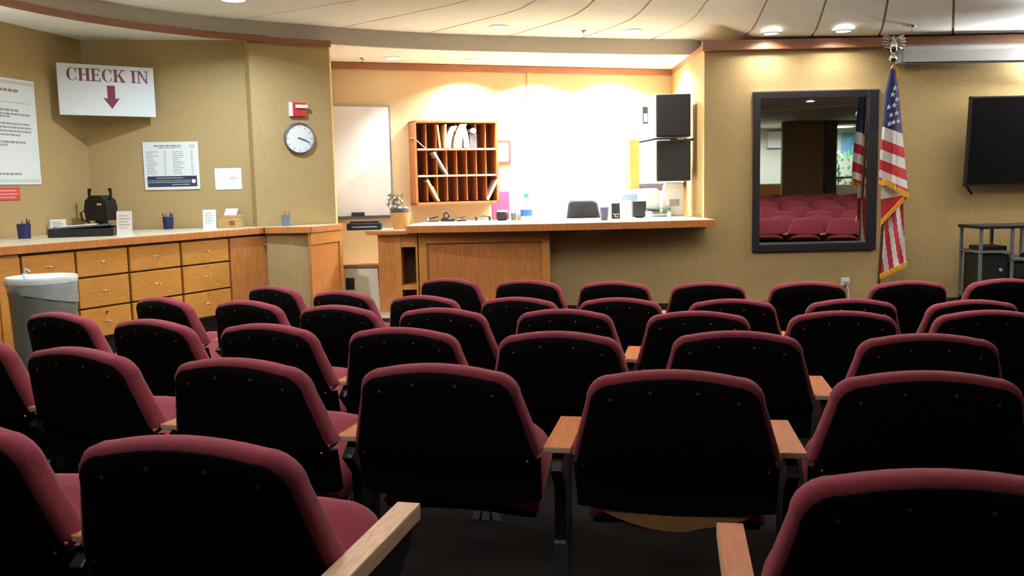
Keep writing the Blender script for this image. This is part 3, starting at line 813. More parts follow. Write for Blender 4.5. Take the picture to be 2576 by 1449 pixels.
# red sign
s0, z0 = on_wall(50, 503, P_WL0, A_WL); s1, z1 = on_wall(50, 471, P_WL0, A_WL)
t = wall_thing('red_sign', 'small red sign with pale lettering under the notice poster', 'sign', P_WL0, A_WL, s0-.40, z0)
obj('plate', box(0, .40, -.01, -.002, 0, z1-z0), REDSIGN, t, bevel=.004)
text_rows(t, [(.05, .35, (z1-z0)*.68, (z1-z0)*.8), (.04, .36, (z1-z0)*.42, (z1-z0)*.54), (.07, .33, (z1-z0)*.16, (z1-z0)*.28)], -.01, mat('pale_red_print', srgb(232, 160, 160), .6, noise=.05))

# CHECK IN sign across the corner
Sa = Vector((-4.62, 9.30)); Sb = Vector((-3.80, 9.93))
A_S = angl(Sa, Sb)
sl, zTl = on_wall(141, 156, Sa, A_S); sr, zTr = on_wall(385, 172, Sa, A_S); _, zBl = on_wall(153, 288, Sa, A_S); _, zBr = on_wall(388, 295, Sa, A_S)
Ws = sr-sl; Hs = ((zTl-zBl)+(zTr-zBr))/2; zB = (zBl+zBr)/2
d = (Sb-Sa).normalized()
t = thing('check_in_sign', 'white CHECK IN sign with a maroon down arrow across the corner', 'sign', (Sa.x+d.x*sl, Sa.y+d.y*sl, zB), A_S)
obj('board', box(0, Ws, 0, .03, 0, Hs), SIGNW, t, bevel=.003)
obj('bracket', box(Ws*.48, Ws*.52, .03, .30, Hs*.5, Hs*.55), BLACKM, t)
# serif capitals, strokes in a unit cell (width w, height 1)
def st(x0, x1, z0=0, z1=1): return ('b', x0, x1, z0, z1)
def serif_letter(ch):
    if ch == 'H': return .86, [st(.10, .28), st(.58, .76), st(.28, .58, .47, .54), st(.02, .36, 0, .06), st(.02, .36, .94, 1), st(.50, .84, 0, .06), st(.50, .84, .94, 1)]
    if ch == 'E': return .74, [st(.10, .28), st(.02, .66, 0, .06), st(.02, .64, .94, 1), st(.28, .50, .47, .54), st(.60, .66, .06, .26), st(.58, .64, .76, .94), st(.47, .52, .38, .63)]
    if ch == 'I': return .44, [st(.13, .31), st(.04, .40, 0, .06), st(.04, .40, .94, 1)]
    if ch == 'N': return .88, [st(.12, .19), st(.68, .75), ('p', [(.08, 1), (.27, 1), (.75, .0), (.66, 0)]), st(.02, .30, 0, .06), st(.02, .24, .94, 1), st(.58, .86, .94, 1)]
    if ch == 'K': return .86, [st(.10, .28), st(.02, .36, 0, .06), st(.02, .36, .94, 1), ('p', [(.28, .40), (.28, .50), (.64, .97), (.74, .97)]), ('p', [(.36, .54), (.48, .66), (.84, .0), (.62, 0)]), st(.54, .84, .94, 1), st(.52, .88, 0, .06)]
    if ch == 'C':
        out = []
        n = 14; A0, A1 = R(42), R(318)
        for k in range(n):
            a, b = A0+(A1-A0)*k/n, A0+(A1-A0)*(k+1)/n
            def P(a, inner):
                th = .06+.13*max(0, -math.cos(a))
                rx, rz = (.36-th, .51-th*.55) if inner else (.36, .51)
                return (.40+rx*math.cos(a), .5+rz*math.sin(a))
            out.append(('p', [P(a, 0), P(b, 0), P(b, 1), P(a, 1)]))
        out += [st(.63, .69, .66, 1.0), st(.64, .69, .10, .30)]
        return .78, out
    return .36, []
lh = Hs*.245; x = 0; text = 'CHECK IN'
tot = sum(serif_letter(c)[0] for c in text)
sx = Ws*.86/tot; x = Ws*.085; zbase = Hs*.675
MAR2 = mat('sign_letter_maroon', srgb(124, 62, 76), .6, noise=.12, scale=50)
for c in text:
    wdt, prims = serif_letter(c)
    q = MB()
    Mx = Matrix(((sx, 0, 0, x), (0, 0, -1, 0), (0, lh, 0, zbase), (0, 0, 0, 1)))
    for pr in prims:
        if pr[0] == 'b': q.prism([(pr[1], pr[3]), (pr[2], pr[3]), (pr[2], pr[4]), (pr[1], pr[4])], .0005, .003, M=Mx)
        else: q.prism(pr[1], .0005, .003, M=Mx)
    if prims: obj('letter', q, MAR2, t)
    x += wdt*sx
aw = Ws
obj('arrow', MB().prism([(aw*.495, Hs*.60), (aw*.575, Hs*.60), (aw*.575, Hs*.34), (aw*.62, Hs*.36), (aw*.535, Hs*.14), (aw*.45, Hs*.36), (aw*.495, Hs*.34)], .0005, .003, M=Matrix(((1, 0, 0, 0), (0, 0, -1, 0), (0, 1, 0, 0), (0, 0, 0, 1)))), MAROON, t)

# fee board and small paper on the recess wall
def board_px(name, label, cat, p0, ang, x0, y0, x1, y1, m, th=.012, out=.002):
    s0, za = on_wall(x0, (y0+y1)/2, p0, ang); s1, _ = on_wall(x1, (y0+y1)/2, p0, ang)
    _, zt = on_wall((x0+x1)/2, y0, p0, ang); _, zb = on_wall((x0+x1)/2, y1, p0, ang)
    t = wall_thing(name, label, cat, p0, ang, s0, zb)
    obj('sheet', box(0, s1-s0, -th, -out, 0, zt-zb), m, t, bevel=.0015)
    return t, s1-s0, zt-zb
t, W_, H_ = board_px('fee_board', 'white printed list with a dark navy block at its foot', 'poster', P_B, A_WR, 362, 357, 501, 477, SIGNW)
obj('navy_block', box(W_*.055, W_*.95, -.0128, -.0118, H_*.06, H_*.285), NAVY, t)
text_rows(t, [(W_*.20, W_*.70, H_*.90, H_*.935), (W_*.28, W_*.68, H_*.865, H_*.885)], -.012, GREYTXT, 'title_text')
rr_ = []
for k in range(12):
    z = H_*(.785-.042*k); f = random.Random(k)
    rr_ += [(W_*.06, W_*f.uniform(.16, .28), z, z+.008), (W_*.37, W_*.41, z, z+.008), (W_*.53, W_*f.uniform(.64, .74), z, z+.008), (W_*.86, W_*.90, z, z+.008)]
text_rows(t, rr_, -.012, GREYTXT)
text_rows(t, [(W_*.22, W_*.70, H_*.235, H_*.255), (W_*.07, W_*.85, H_*.185, H_*.20), (W_*.07, W_*.82, H_*.145, H_*.165), (W_*.5, W_*.82, H_*.095, H_*.115)], -.0129, mat('pale_teal_print', srgb(150, 176, 170), .6, noise=.1), 'caption_line')
obj('round_mark', MB().lathe([(.022, 0), (.022, .0012)], 16, M=Matrix.Translation((W_*.89, -.0128, H_*.17)) @ Matrix.Rotation(R(90), 4, 'X')), PAPER, t)
obj('corner_emblem', box(W_*.84, W_*.94, -.0126, -.0119, H_*.86, H_*.95), mat('emblem_pale', srgb(216, 204, 176), .6, noise=.15, scale=60), t)
t, W_, H_ = board_px('paper_notice', 'small plain white paper on the wall above the cardboard box', 'paper', P_B, A_WR, 541, 423, 608, 477, PAPER, .006)
text_rows(t, [(W_*.55, W_*.85, H_*.5, H_*.525), (W_*.58, W_*.8, H_*.57, H_*.59)], -.006, GREYTXT)

# clock and fire alarm on the pillar
P_P0 = Vector((-2.78, 10.06)); A_P = angl(P_P0, Vector((-2.0, 10.5)))
s, z = on_wall(752, 348, P_P0, A_P); _, zt = on_wall(752, 306, P_P0, A_P)
rc_ = (zt-z)*.94
t = wall_thing('wall_clock', 'round white wall clock with a thin dark rim', 'clock', P_P0, A_P, s, z)
MX = Matrix.Rotation(R(90), 4, 'X')
obj('case', MB().lathe([(rc_, .0), (rc_, .035), (rc_*.93, .045), (rc_*.91, .03)], 48, M=MX, cap=False), mat('clock_rim', srgb(88, 88, 104), .35, noise=.1), t, smooth=True)
obj('dial', MB().lathe([(rc_*.92, .026), (.001, .0265)], 48, M=MX, cap=False), PAPER, t)
for k in range(12):
    a = R(30*k); lx, lz = math.sin(a)*rc_*.78, math.cos(a)*rc_*.78
    obj('hour_mark', box(-.005, .005, -.029, -.0265, -.016, .016, M=Matrix.Translation((lx, 0, lz)) @ Matrix.Rotation(a, 4, 'Y')), mat('clock_mark_grey', srgb(190, 192, 198), .6, noise=.05), t)
for nm, aa, ln, wd_ in (('hour_hand', 108, .48, .008), ('minute_hand', 112, .72, .005)):
    obj(nm, box(-wd_, wd_, -.033, -.030, -.02, rc_*ln, M=Matrix.Rotation(R(aa), 4, 'Y')), mat('clock_hand_grey', srgb(120, 122, 132), .5, noise=.05), t)
s, z = on_wall(748, 276, P_P0, A_P)
t = wall_thing('fire_alarm', 'red fire alarm with a white strobe above the wall clock', 'fire alarm', P_P0, A_P, s, z)
obj('body', box(-.062, .085, -.045, 0, -.075, .075), REDP, t, bevel=.006)
obj('side_plate', box(-.10, -.062, -.042, 0, -.075, .078), PLASW, t, bevel=.004)
obj('strobe', box(-.035, .10, -.07, -.045, .012, .05), PLASW, t, bevel=.006)

# ================================================================== DESK (alcove counter)
HD = 1.03
D0, D1 = at_z(1045, 567, HD), at_z(1788, 553, HD)
D0 = Vector((-1.19, 10.62)); D1 = Vector((2.36, 10.62))
s_front = [Vector((D0.x+(D1.x-D0.x)*k/12, 10.62-.13*math.sin(math.pi*k/12))) for k in range(13)]
dk = thing('desk_counter', 'long pale topped transaction counter with a curved wooden edge', 'counter', (0, 0, 0))
poly = [(p.x, p.y) for p in s_front]+[(2.36, 11.095), (2.33, 11.095), (2.345, 11.85), (-1.05, 11.85), (-1.19, 11.1)]
obj('counter_top', MB().prism(poly, HD-.014, HD), LAMIN, dk)
ed = MB(); rings = []
for p in s_front:
    rings.append([Vector((p.x, p.y-.012, HD-.085)), Vector((p.x, p.y+.03, HD-.085)), Vector((p.x, p.y+.03, HD-.001)), Vector((p.x, p.y-.012, HD-.001))])
obj('wood_edge', ed.loft(rings), OAKR, dk, bevel=.006)
obj('end_edge', box(-1.215, -1.185, 10.61, 11.1, HD-.085, HD-.001), OAKR, dk, bevel=.005)
obj('end_edge', box(2.35, 2.372, 10.61, 11.08, HD-.085, HD-.001), OAKR, dk, bevel=.005)
obj('underside', MB().prism([(p.x, p.y+.03) for p in s_front]+[(2.33, 11.09), (2.33, 11.2), (-1.15, 11.2)], HD-.06, HD-.0145), OAKDK, dk)
struct('wall_knee', box(.0, 2.34, 11.08, 11.22, -.02, HD-.061), GOLD)
# oak cabinet front
cx0_, _ = at_y(1052, 600, 10.74).x, 0
cx1_ = at_y(1383, 600, 10.74).x
cb = thing('desk_cabinet', 'wide orange oak cabinet front with a recessed panel under the desk counter', 'cabinet', (cx0_, 10.74, 0))
Wc = cx1_-cx0_
obj('recessed_panel', box(.08, Wc-.08, .03, .06, .08, HD-.17), OAKR, cb)
obj('top_rail', box(0, Wc, 0, .06, HD-.22, HD-.087), OAK, cb, bevel=.005)
obj('bottom_rail', box(0, Wc, 0, .06, .01, .13), OAK, cb, bevel=.005)
obj('stile', box(0, .095, -.002, .06, .01, HD-.088), OAK, cb, bevel=.005)
obj('stile', box(Wc-.095, Wc, -.002, .06, .01, HD-.088), OAK, cb, bevel=.005)
obj('side_panel', box(0, .02, .06, .40, .01, HD-.088), OAK, cb)
obj('side_panel', box(Wc-.02, Wc, .06, .34, .01, HD-.088), OAK, cb)
# low bookcase end with rounded top
HB = .975
bx0, bx1 = at_y(952, 650, 10.75).x, cx0_-.012
bc = thing('end_bookcase', 'narrow open oak bookcase with a rounded overhanging top at the desk end', 'bookcase', (bx0, 10.75, 0))
Wb = bx1-bx0
xs1 = at_y(995, 650, 10.75).x-bx0; xs2 = at_y(1010, 650, 10.75).x-bx0
tp = [(-.16, .12), (-.15, .05), (-.11, .0), (-.04, -.05), (.05, -.08), (Wb, -.08), (Wb, .5), (-.16, .5)]
obj('top', MB().prism(tp, HB-.05, HB), OAKR, bc, bevel=.012)
obj('top_laminate', MB().prism([(x_*.97+.002, y_*.95+.005) for x_, y_ in tp], HB, HB+.004), LAMIN, bc)
obj('side_panel', MB().prism([(0, .0), (xs1, -.002), (xs1, .40), (0, .40)], .0, HB-.05), OAKR, bc)
obj('stile', box(xs1, xs2, -.012, .03, 0, HB-.05), OAK, bc, bevel=.004)
obj('stile', box(Wb-.025, Wb, -.012, .03, 0, HB-.05), OAK, bc, bevel=.004)
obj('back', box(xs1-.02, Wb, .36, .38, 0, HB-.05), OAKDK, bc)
obj('inner_side', box(xs1, xs2-.004, .03, .37, 0, HB-.05), OAKR, bc)
for z in (.27, .02):
    obj('shelf', box(xs2, Wb, -.004, .36, z, z+.055), OAK, bc, bevel=.003)
obj('rail', box(xs2, Wb-.02, -.006, .03, HB-.20, HB-.05), OAK, bc, bevel=.003)
# things at the desk end
def on_desk(px, py, z=HD):
    p = at_z(px, py, z)
    if p.y > 11.62: p = Vector((p.x*11.62/p.y, 11.62, z))
    return p
p = at_z(962, 566, HB)
t = thing('label_printer', 'flat black machine on the low desk end beside the whiteboard', 'printer', (p.x-.02, 11.0, HB+.004), R(4))
obj('body', MB().prism([(-.21, -.12), (.20, -.12), (.20, .14), (-.21, .14)], 0, .085), BLACKBOX, t, bevel=.014)
obj('lid', box(-.17, .17, -.08, .12, .085, .105), BLACKM, t, bevel=.008)
obj('paper_slot', box(-.15, .15, -.125, -.118, .03, .045), PLASG, t)
p = at_z(1030, 568, HB)
t = thing('plant_basket', 'tan woven basket holding a dusty grey plant', 'basket', (p.x, 10.98, HB+.004))
obj('basket', MB().lathe([(.085, 0), (.125, .19), (.132, .20), (.118, .20), (.08, .02)], 24), WICKER, t, smooth=True)
obj('pot_film', MB().lathe([(.115, .19), (.13, .25), (.10, .27), (.04, .22)], 18, cap=False), mat('clear_film', srgb(90, 92, 98), .2, noise=.3, scale=30), t, smooth=True)
lf = MB(); rnd = random.Random(3)
for k in range(46):
    a = rnd.uniform(0, 6.28); e = rnd.uniform(.2, 1.3); c = Vector((-.06+rnd.uniform(-.09, .09), rnd.uniform(-.06, .06), .24+rnd.uniform(0, .17)))
    dv = Vector((math.cos(a)*math.cos(e), math.sin(a)*math.cos(e), math.sin(e)))*rnd.uniform(.05, .09); sv = dv.cross(Vector((.3, .5, .8))).normalized()*.016
    lf.add([c-dv*.5, c+sv, c+dv*.6, c-sv], [(0, 1, 2, 3)])
o = obj('foliage', lf, GREYL, t); o['kind'] = 'stuff'
# cream box in the passage
p = at_z(915, 795, .006)
t = thing('cream_cupboard', 'cream kick-around box with a black square and wooden rim in the passage', 'box', (at_y(912, 730, 11.0).x, 11.0, .0))
xl, xr_ = at_y(870, 730, 11.0).x, at_y(957, 730, 11.0).x; hw = (xr_-xl)/2
zt = at_y(912, 672, 11.0).z
obj('shell', MB().loft([[Vector((sx_*hw*k1, sy_*.18*k1+.1, z)) for sx_, sy_ in ((-1, -1), (1, -1), (1, 1), (-1, 1))] for z, k1 in ((.0, 1.08), (zt*.5, 1.03), (zt, .97))]), CREAM, t, bevel=.012)
obj('rim', box(-hw*1.05, hw*1.05, -.09, .29, zt, zt+.035), TRIMW, t, bevel=.006)
obj('black_square', box(-hw*.86, -hw*.38, -.092, -.07, zt-.26, zt-.12), BLACKBOX, t)

# whiteboard
t, W_, H_ = board_px('whiteboard', 'tall blank whiteboard with an eraser on its tray', 'whiteboard', P_A0, A_WA, 836, 268, 982, 543, BOARD, .02)
for a in ((-.016, .006, -.015, H_+.012), (W_-.006, W_+.016, -.015, H_+.012)):
    obj('frame_side', box(a[0], a[1], -.026, -.002, a[2], a[3]), ALU, t)
obj('frame_top', box(0, W_, -.026, -.002, H_, H_+.014), ALU, t)
obj('tray', box(-.01, W_+.01, -.09, -.002, -.035, -.005), mat('tray_dark', srgb(60, 60, 66), .4, noise=.1), t, bevel=.004)
obj('eraser', box(W_*.28, W_*.50, -.085, -.03, -.005, .05), BLACKBOX, t, bevel=.008)

# mail sorter on the alcove wall
NW = Vector((math.sin(A_WA), -math.cos(A_WA)))
OUT = .33
sL, _ = on_wall(1044, 410, P_A0, A_WA, OUT); sR, _ = on_wall(1254, 410, P_A0, A_WA, OUT)
_, zT = on_wall(1150, 303, P_A0, A_WA, OUT); _, zBt = on_wall(1150, 514, P_A0, A_WA, OUT)
Wm, Hm = sR-sL, zT-zBt
t = wall_thing('mail_sorter', 'wall-mounted wooden pigeonhole mail sorter, three rows of eight slots', 'mail sorter', P_A0, A_WA, sL, zBt)
obj('side_panel', box(0, .03, -OUT, -.005, 0, Hm), SORTW, t, bevel=.003)
obj('side_panel', box(Wm-.03, Wm, -OUT, -.005, 0, Hm), SORTW, t, bevel=.003)
obj('top_board', box(0, Wm, -OUT, -.005, Hm-.03, Hm), SORTW, t, bevel=.003)
obj('bottom_board', box(0, Wm, -OUT, -.005, 0, .035), SORTW, t, bevel=.003)
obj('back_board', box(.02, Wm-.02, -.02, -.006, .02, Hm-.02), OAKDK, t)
shz = [.035, .035+(Hm-.065)/3, .035+2*(Hm-.065)/3]
for z in shz[1:]:
    sh = obj('shelf', box(.03, Wm-.03, -OUT, -.02, z-.014, z+.014), SORTW, t)
    obj('label_strip', box(.04, Wm-.04, -OUT-.003, -OUT+.0005, z-.010, z+.010), mat('label_holder', srgb(216, 190, 158), .4, noise=.25, scale=9), sh)
sw = (Wm-.06)/8; rh = (Hm-.065)/3
dv_me = mesh('divider', box(-.006, .006, -OUT+.03, -.02, 0, rh-.028), SORTW)
for r_ in range(3):
    for c_ in range(1, 8):
        dd = link('divider', dv_me, t); dd.location = (.03+sw*c_, 0, shz[r_]+.0145)
def slot_item(name, label, cat, col_, row_, w0, th, ht, tilt, m, grp='papers filed in the mail sorter', y0=-OUT+.0):
    q = wall_thing(name, label, cat, P_A0, A_WA, sL+.03+sw*(col_+w0), zBt+shz[row_]+.0145, grp)
    obj('sheet', box(-th/2, th/2, y0, y0+.24, 0, ht, M=Matrix.Rotation(R(tilt), 4, 'Y')), m, q, bevel=.002)
    return q
slot_item('folder', 'grey envelope slumped in the top slot nearest the whiteboard', 'envelope', 0, 2, .86, .012, .21, -48, PLASG)
slot_item('folder', 'manila folder standing in the top row of the sorter, darker one', 'folder', 2, 2, .35, .02, rh*.88, -6, MANILA)
slot_item('folder', 'pale manila folder standing beside the darker one in the top row', 'folder', 2, 2, .82, .024, rh*.9, 3, MANILA)
slot_item('folder', 'white folder leaning in the middle row of the sorter', 'folder', 2, 1, .98, .022, rh*1.0, -30, PAPER)
slot_item('folder', 'orange-edged folder leaning in the bottom row', 'folder', 1, 0, 1.05, .03, rh*.92, -28, MANILA)
slot_item('folder', 'bright orange sheet behind the leaning folder in the bottom row', 'folder', 2, 0, .12, .01, rh*.62, -24, ORANGEF)
slot_item('folder', 'white folder leaning out at the bottom end of the sorter', 'folder', 7, 0, .05, .026, rh*.92, 28, PAPER)
# bundle of white paper packets in the top row
def bent_packet(col_, w0, ht, bend, label, wdt=.06):
    q = wall_thing('paper_packet', label, 'paper packet', P_A0, A_WA, sL+.03+sw*(col_+w0), zBt+shz[2]+.0145, 'papers filed in the mail sorter')
    b = MB(); rings = []
    for k in range(9):
        f = k/8; x = bend*f*f; z = ht*f
        rings.append([Vector((x-wdt/2, -OUT-.02+.03*f, z)), Vector((x+wdt/2, -OUT-.02+.03*f, z)), Vector((x+wdt/2, -OUT+.2, z)), Vector((x-wdt/2, -OUT+.2, z))])
    obj('sheets', b.loft(rings), mat('packet_white', srgb(240, 232, 214), .6, noise=.04), q, bevel=.004)
bent_packet(3, .1, rh*.84, .10, 'white paper packet bending over in the top row, first of the bundle', .075)
bent_packet(4, .1, rh*.92, .09, 'thick white paper packet bending over beside the first one', .10)
bent_packet(5, .0, rh*.9, -.05, 'cream paper packet at the far side of the white bundle', .07)
q = wall_thing('paper_roll', 'short white roll poking out of the top row', 'paper roll', P_A0, A_WA, sL+.03+sw*5.75, zBt+shz[2]+rh*.70, 'papers filed in the mail sorter')
obj('roll', MB().lathe([(.036, -OUT*0-.02), (.036, .2)], 16, M=Matrix.Translation((0, -OUT+.02, 0)) @ Matrix.Rotation(R(-90), 4, 'X')), PAPER, q, smooth=40)
obj('box_below', box(-.045, .045, -OUT+.02, -OUT+.2, -rh*.70, -.04), mat('slot_box_grey', srgb(96, 84, 84), .6, noise=.1), q)

# notices on the alcove wall right of the sorter
t, W_, H_ = board_px('framed_picture', 'thin dark red picture frame beside the mail sorter', 'picture frame', P_A0, A_WA, 1228, 353, 1284, 412, PAPER, .012)
fq = MB().box(0, W_, -.025, -.004, 0, .03).box(0, W_, -.025, -.004, H_-.03, H_).box(0, .03, -.025, -.004, .03, H_-.03).box(W_-.03, W_, -.025, -.004, .03, H_-.03)
obj('frame', fq, mat('frame_darkred', srgb(126, 52, 50), .4, noise=.15), t)
t, W_, H_ = board_px('wall_notice', 'large white notice sheet between the sorter and the wall joint', 'paper', P_A0, A_WA, 1286, 412, 1331, 545, PAPER, .006)
t, W_, H_ = board_px('pink_poster', 'bright pink paper hanging low beside the mail sorter', 'poster', P_A0, A_WA, 1238, 482, 1281, 556, PINK, .008)

# ---------------- things on the desk counter
p = on_desk(1325, 553)
t = thing('spray_bottle', 'white bottle with blue label and green cap on the desk', 'bottle', (p.x, p.y+.06, HD))
obj('bottle', MB().lathe([(.075, 0), (.078, .02), (.078, .17), (.06, .22), (.028, .26), (.026, .29)], 24), PLASW, t, smooth=True)
obj('label', MB().lathe([(.0795, .05), (.0795, .13)], 24, cap=False), BLUEL, t, smooth=True)
obj('cap', MB().lathe([(.03, .285), (.03, .33), (.015, .335)], 16), TEAL, t, smooth=True)
p = on_desk(1264, 554)
t = thing('dark_jar', 'squat dark jar with a pale lid in front of the pink paper', 'jar', (p.x, p.y+.05, HD))
obj('jar', MB().lathe([(.06, 0), (.078, .02), (.078, .09), (.065, .11)], 20), BLACKBOX, t, smooth=True)
obj('lid', MB().lathe([(.07, .108), (.07, .125), (.05, .13)], 20), PLASG, t, smooth=True)
pen_cup(1292, 553, 'small dark pen cup on the desk beside the white bottle', mat('cup_olive', srgb(90, 96, 88), .5, noise=.2), .035, .09, 4, HD, [BLUEL, PLASG])
p = on_desk(1305, 553)
t = thing('tape_box', 'small tan box on the desk beside the pen cup', 'box', (p.x+.01, p.y+.06, HD), .2)
obj('carton', box(-.035, .035, -.03, .03, 0, .075), CARD, t, bevel=.003)
obj('lid_tape', box(-.01, .01, -.031, .031, .03, .0765), PLASG, t)
# small dark desk tools
CLB = mat('tool_brown_black', srgb(40, 32, 30), .5, noise=.2)
def tool(px, name, label, rot):
    p = on_desk(px, 556)
    return thing(name, label, name.replace('_', ' '), (p.x, p.y+.05, HD), rot, 'small dark things along the desk')
t = tool(1088, 'stapler', 'low black stapler on the desk nearest the basket', .3)
obj('base', box(-.08, .08, -.022, .022, 0, .014), BLACKBOX, t, bevel=.004)
obj('arm', box(-.08, .08, -.018, .018, 0, .026, M=Matrix.Translation((0, 0, .036)) @ Matrix.Rotation(R(-12), 4, 'Y')), CLB, t, bevel=.008)
obj('hinge', box(-.08, -.055, -.02, .02, .01, .05), SILVER, t)
t = tool(1126, 'tape_dispenser', 'black tape dispenser on the desk under the sorter', -.3)
obj('body', MB().prism([(-.085, 0), (.09, 0), (.09, .035), (.055, .035), (.03, .025), (.02, .05), (-.05, .055), (-.085, .03)], -.03, .03, M=Matrix(((1, 0, 0, 0), (0, 0, -1, 0), (0, 1, 0, 0), (0, 0, 0, 1)))), BLACKBOX, t, bevel=.005)
obj('tape_roll', MB().lathe([(.045, -.012), (.045, .012), (.025, .012), (.025, -.012), (.045, -.012)], 20, M=Matrix.Translation((-.015, 0, .075)) @ Matrix.Rotation(R(90), 4, 'X'), cap=False), CLB, t, smooth=40)
t = tool(1160, 'hole_punch', 'small dark hole punch on the desk under the sorter', .1)
obj('base', box(-.06, .06, -.035, .035, 0, .018), BLACKBOX, t, bevel=.005)
obj('lever', box(-.055, .055, -.03, .03, 0, .012, M=Matrix.Translation((0, 0, .042)) @ Matrix.Rotation(R(-10), 4, 'Y')), CLB, t, bevel=.005)
obj('punch_block', box(-.05, -.02, -.025, .025, .016, .04), SILVER, t)
t = tool(1215, 'headset', 'black headset lying on the desk below the sorter corner', .1)
obj('headband', MB().tube([(.085*math.cos(math.pi*k/10), .07*math.sin(math.pi*k/10), .03+.03*math.sin(math.pi*k/10)) for k in range(11)], .009, 8), CLB, t, smooth=True)
for sx_ in (-1, 1):
    obj('ear_cup', MB().lathe([(.025, -.014), (.034, -.008), (.034, .008), (.025, .014)], 18, M=Matrix.Translation((sx_*.085, 0, .035)) @ Matrix.Rotation(R(90), 4, 'Y')), BLACKBOX, t, smooth=True)
# office chair behind the desk
t = thing('office_chair', 'black office chair back showing above the desk', 'office chair', (at_y(1468, 530, 11.9).x, 11.9, .006), R(5))
zt = at_y(1468, 503, 11.9).z; hwc = .5*88*11.9/F
ol = lambda k, ins_, y: [Vector((x*k, y, z)) for x, z in ((-hwc*.72+ins_, zt-ins_), (hwc*.55-ins_, zt-ins_), (hwc*.8-ins_, zt-.05), (hwc-ins_, zt-.30), (hwc*.95-ins_, zt-.52+ins_), (-hwc*1.0+ins_, zt-.52+ins_), (-hwc+ins_, zt-.30), (-hwc*.86+ins_, zt-.05))]
obj('backrest', MB().loft([ol(1, .03, -.05), ol(1, .0, -.02), ol(1, 0, .03), ol(1, .04, .06)]), mat('chair_black_cloth', srgb(14, 14, 20), .8, noise=.2, scale=90), t, smooth=50)
obj('seat', MB().prism([(-.24, .02), (.24, .02), (.25, .45), (-.25, .45)], .43, .52), BLACKBOX, t, bevel=.03)
obj('gas_lift', MB().lathe([(.03, .10), (.03, .43)], 12, M=Matrix.Translation((0, .24, 0))), BLACKM, t, smooth=True)
for k in range(5):
    a = 2*math.pi*k/5
    obj('leg', MB().tube([(0, .24, .11), (.28*math.cos(a), .24+.28*math.sin(a), .045)], [.025, .018], 8), BLACKM, t)
obj('back_post', box(-.04, .04, .06, .10, .45, zt-.3), BLACKM, t)
# dark blue tumbler
p = on_desk(1521, 554)
t = thing('blue_tumbler', 'dark blue tumbler with crumpled film at the desk edge', 'tumbler', (p.x, p.y+.05, HD))
obj('cup', MB().lathe([(.045, 0), (.055, .13), (.058, .15), (.045, .145), (.035, .02)], 18), mat('tumbler_blue', srgb(66, 74, 112), .3, noise=.35, scale=25), t, smooth=True)
obj('film', MB().lathe([(.05, .14), (.065, .18), (.03, .21), (.045, .16)], 9, cap=False), mat('film_pale', srgb(170, 186, 210), .2, noise=.2), t)
def desk_box(name, label, cat, x0, x1, y0, y1, m, depth=.08, back=.05):
    a = on_desk(x0, y1); b = on_desk(x1, y1); zt = CAMH+(at_y((x0+x1)/2, y0, a.y+back).z-CAMH)
    t = thing(name, label, cat, ((a.x+b.x)/2, a.y+back, HD)); return t, (b.x-a.x)/2, max(.03, zt-HD), depth
t, hw, h, dp = desk_box('picture_stand', 'small black framed photo with a white doodle on the desk', 'photo frame', 1540, 1562, 511, 551, BLACKBOX)
obj('frame', box(-hw, hw, 0, .03, 0, h), BLACKBOX, t, bevel=.004)
dq = MB().tube([(-hw*.6, -.003, h*.32), (0, -.003, h*.26), (hw*.6, -.003, h*.34), (hw*.5, -.003, h*.12), (0, -.003, h*.1), (-hw*.2, -.003, h*.2)], .006, 6)
obj('doodle', dq, PAPER, t)
t, hw, h, dp = desk_box('desk_card', 'white folded card standing on the desk beside the black monitor', 'card stand', 1564, 1592, 504, 551, PAPER)
obj('front_leaf', box(-hw, hw, 0, .004, 0, h, M=Matrix.Rotation(R(-9), 4, 'X')), PAPER, t)
obj('rear_leaf', box(-hw, hw, 0, .004, 0, h, M=Matrix.Translation((0, h*.31, 0)) @ Matrix.Rotation(R(9), 4, 'X')), PAPER, t)
text_rows(t, [(-hw*.6, hw*.6, h*.62, h*.65)], -.002-h*.0+.0, GREYTXT)
t, hw, h, dp = desk_box('small_monitor', 'small square black monitor facing the seats on the desk', 'monitor', 1594, 1631, 506, 549, BLACKBOX, back=.08)
obj('screen', box(-hw, hw, 0, .03, .012, h), BLACKBOX, t, bevel=.006)
obj('foot', box(-hw*.6, hw*.6, -.02, .1, 0, .012), BLACKM, t, bevel=.003)
t, hw, h, dp = desk_box('multifunction_printer', 'white desktop printer with rounded arched lid behind the monitor', 'printer', 1563, 1674, 474, 548, PLASW, back=.36)
hw *= 1.03
arc = [(-hw, h*.28), (-hw, h*.72), (-hw*.92, h*.88), (-hw*.75, h*.97), (hw*.85, h*1.0), (hw*.97, h*.92), (hw, h*.8), (hw, h*.28)]
MV = Matrix(((1, 0, 0, 0), (0, 0, -1, .12), (0, 1, 0, 0), (0, 0, 0, 1)))
obj('lid', MB().prism(arc, -.12, .22, M=Matrix(((1, 0, 0, 0), (0, 0, 1, 0), (0, 1, 0, 0), (0, 0, 0, 1)))), PLASW, t, bevel=.008)
obj('paper_bay', MB().prism([(-hw*.85, h*.30), (-hw*.85, h*.62), (-hw*.75, h*.76), (-hw*.6, h*.80), (-hw*.1, h*.80), (-hw*.1, h*.30)], -.124, -.119, M=Matrix(((1, 0, 0, 0), (0, 0, 1, 0), (0, 1, 0, 0), (0, 0, 0, 1)))), mat('bay_blue_grey', srgb(130, 158, 180), .4, noise=.05), t)
obj('body', box(-hw, hw, -.13, .22, 0, h*.30), PLASG, t, bevel=.01)
t, hw, h, dp = desk_box('file_tray', 'grey wire file tray with papers at the speaker end of the desk', 'file tray', 1632, 1698, 519, 547, PLASG, back=.16)
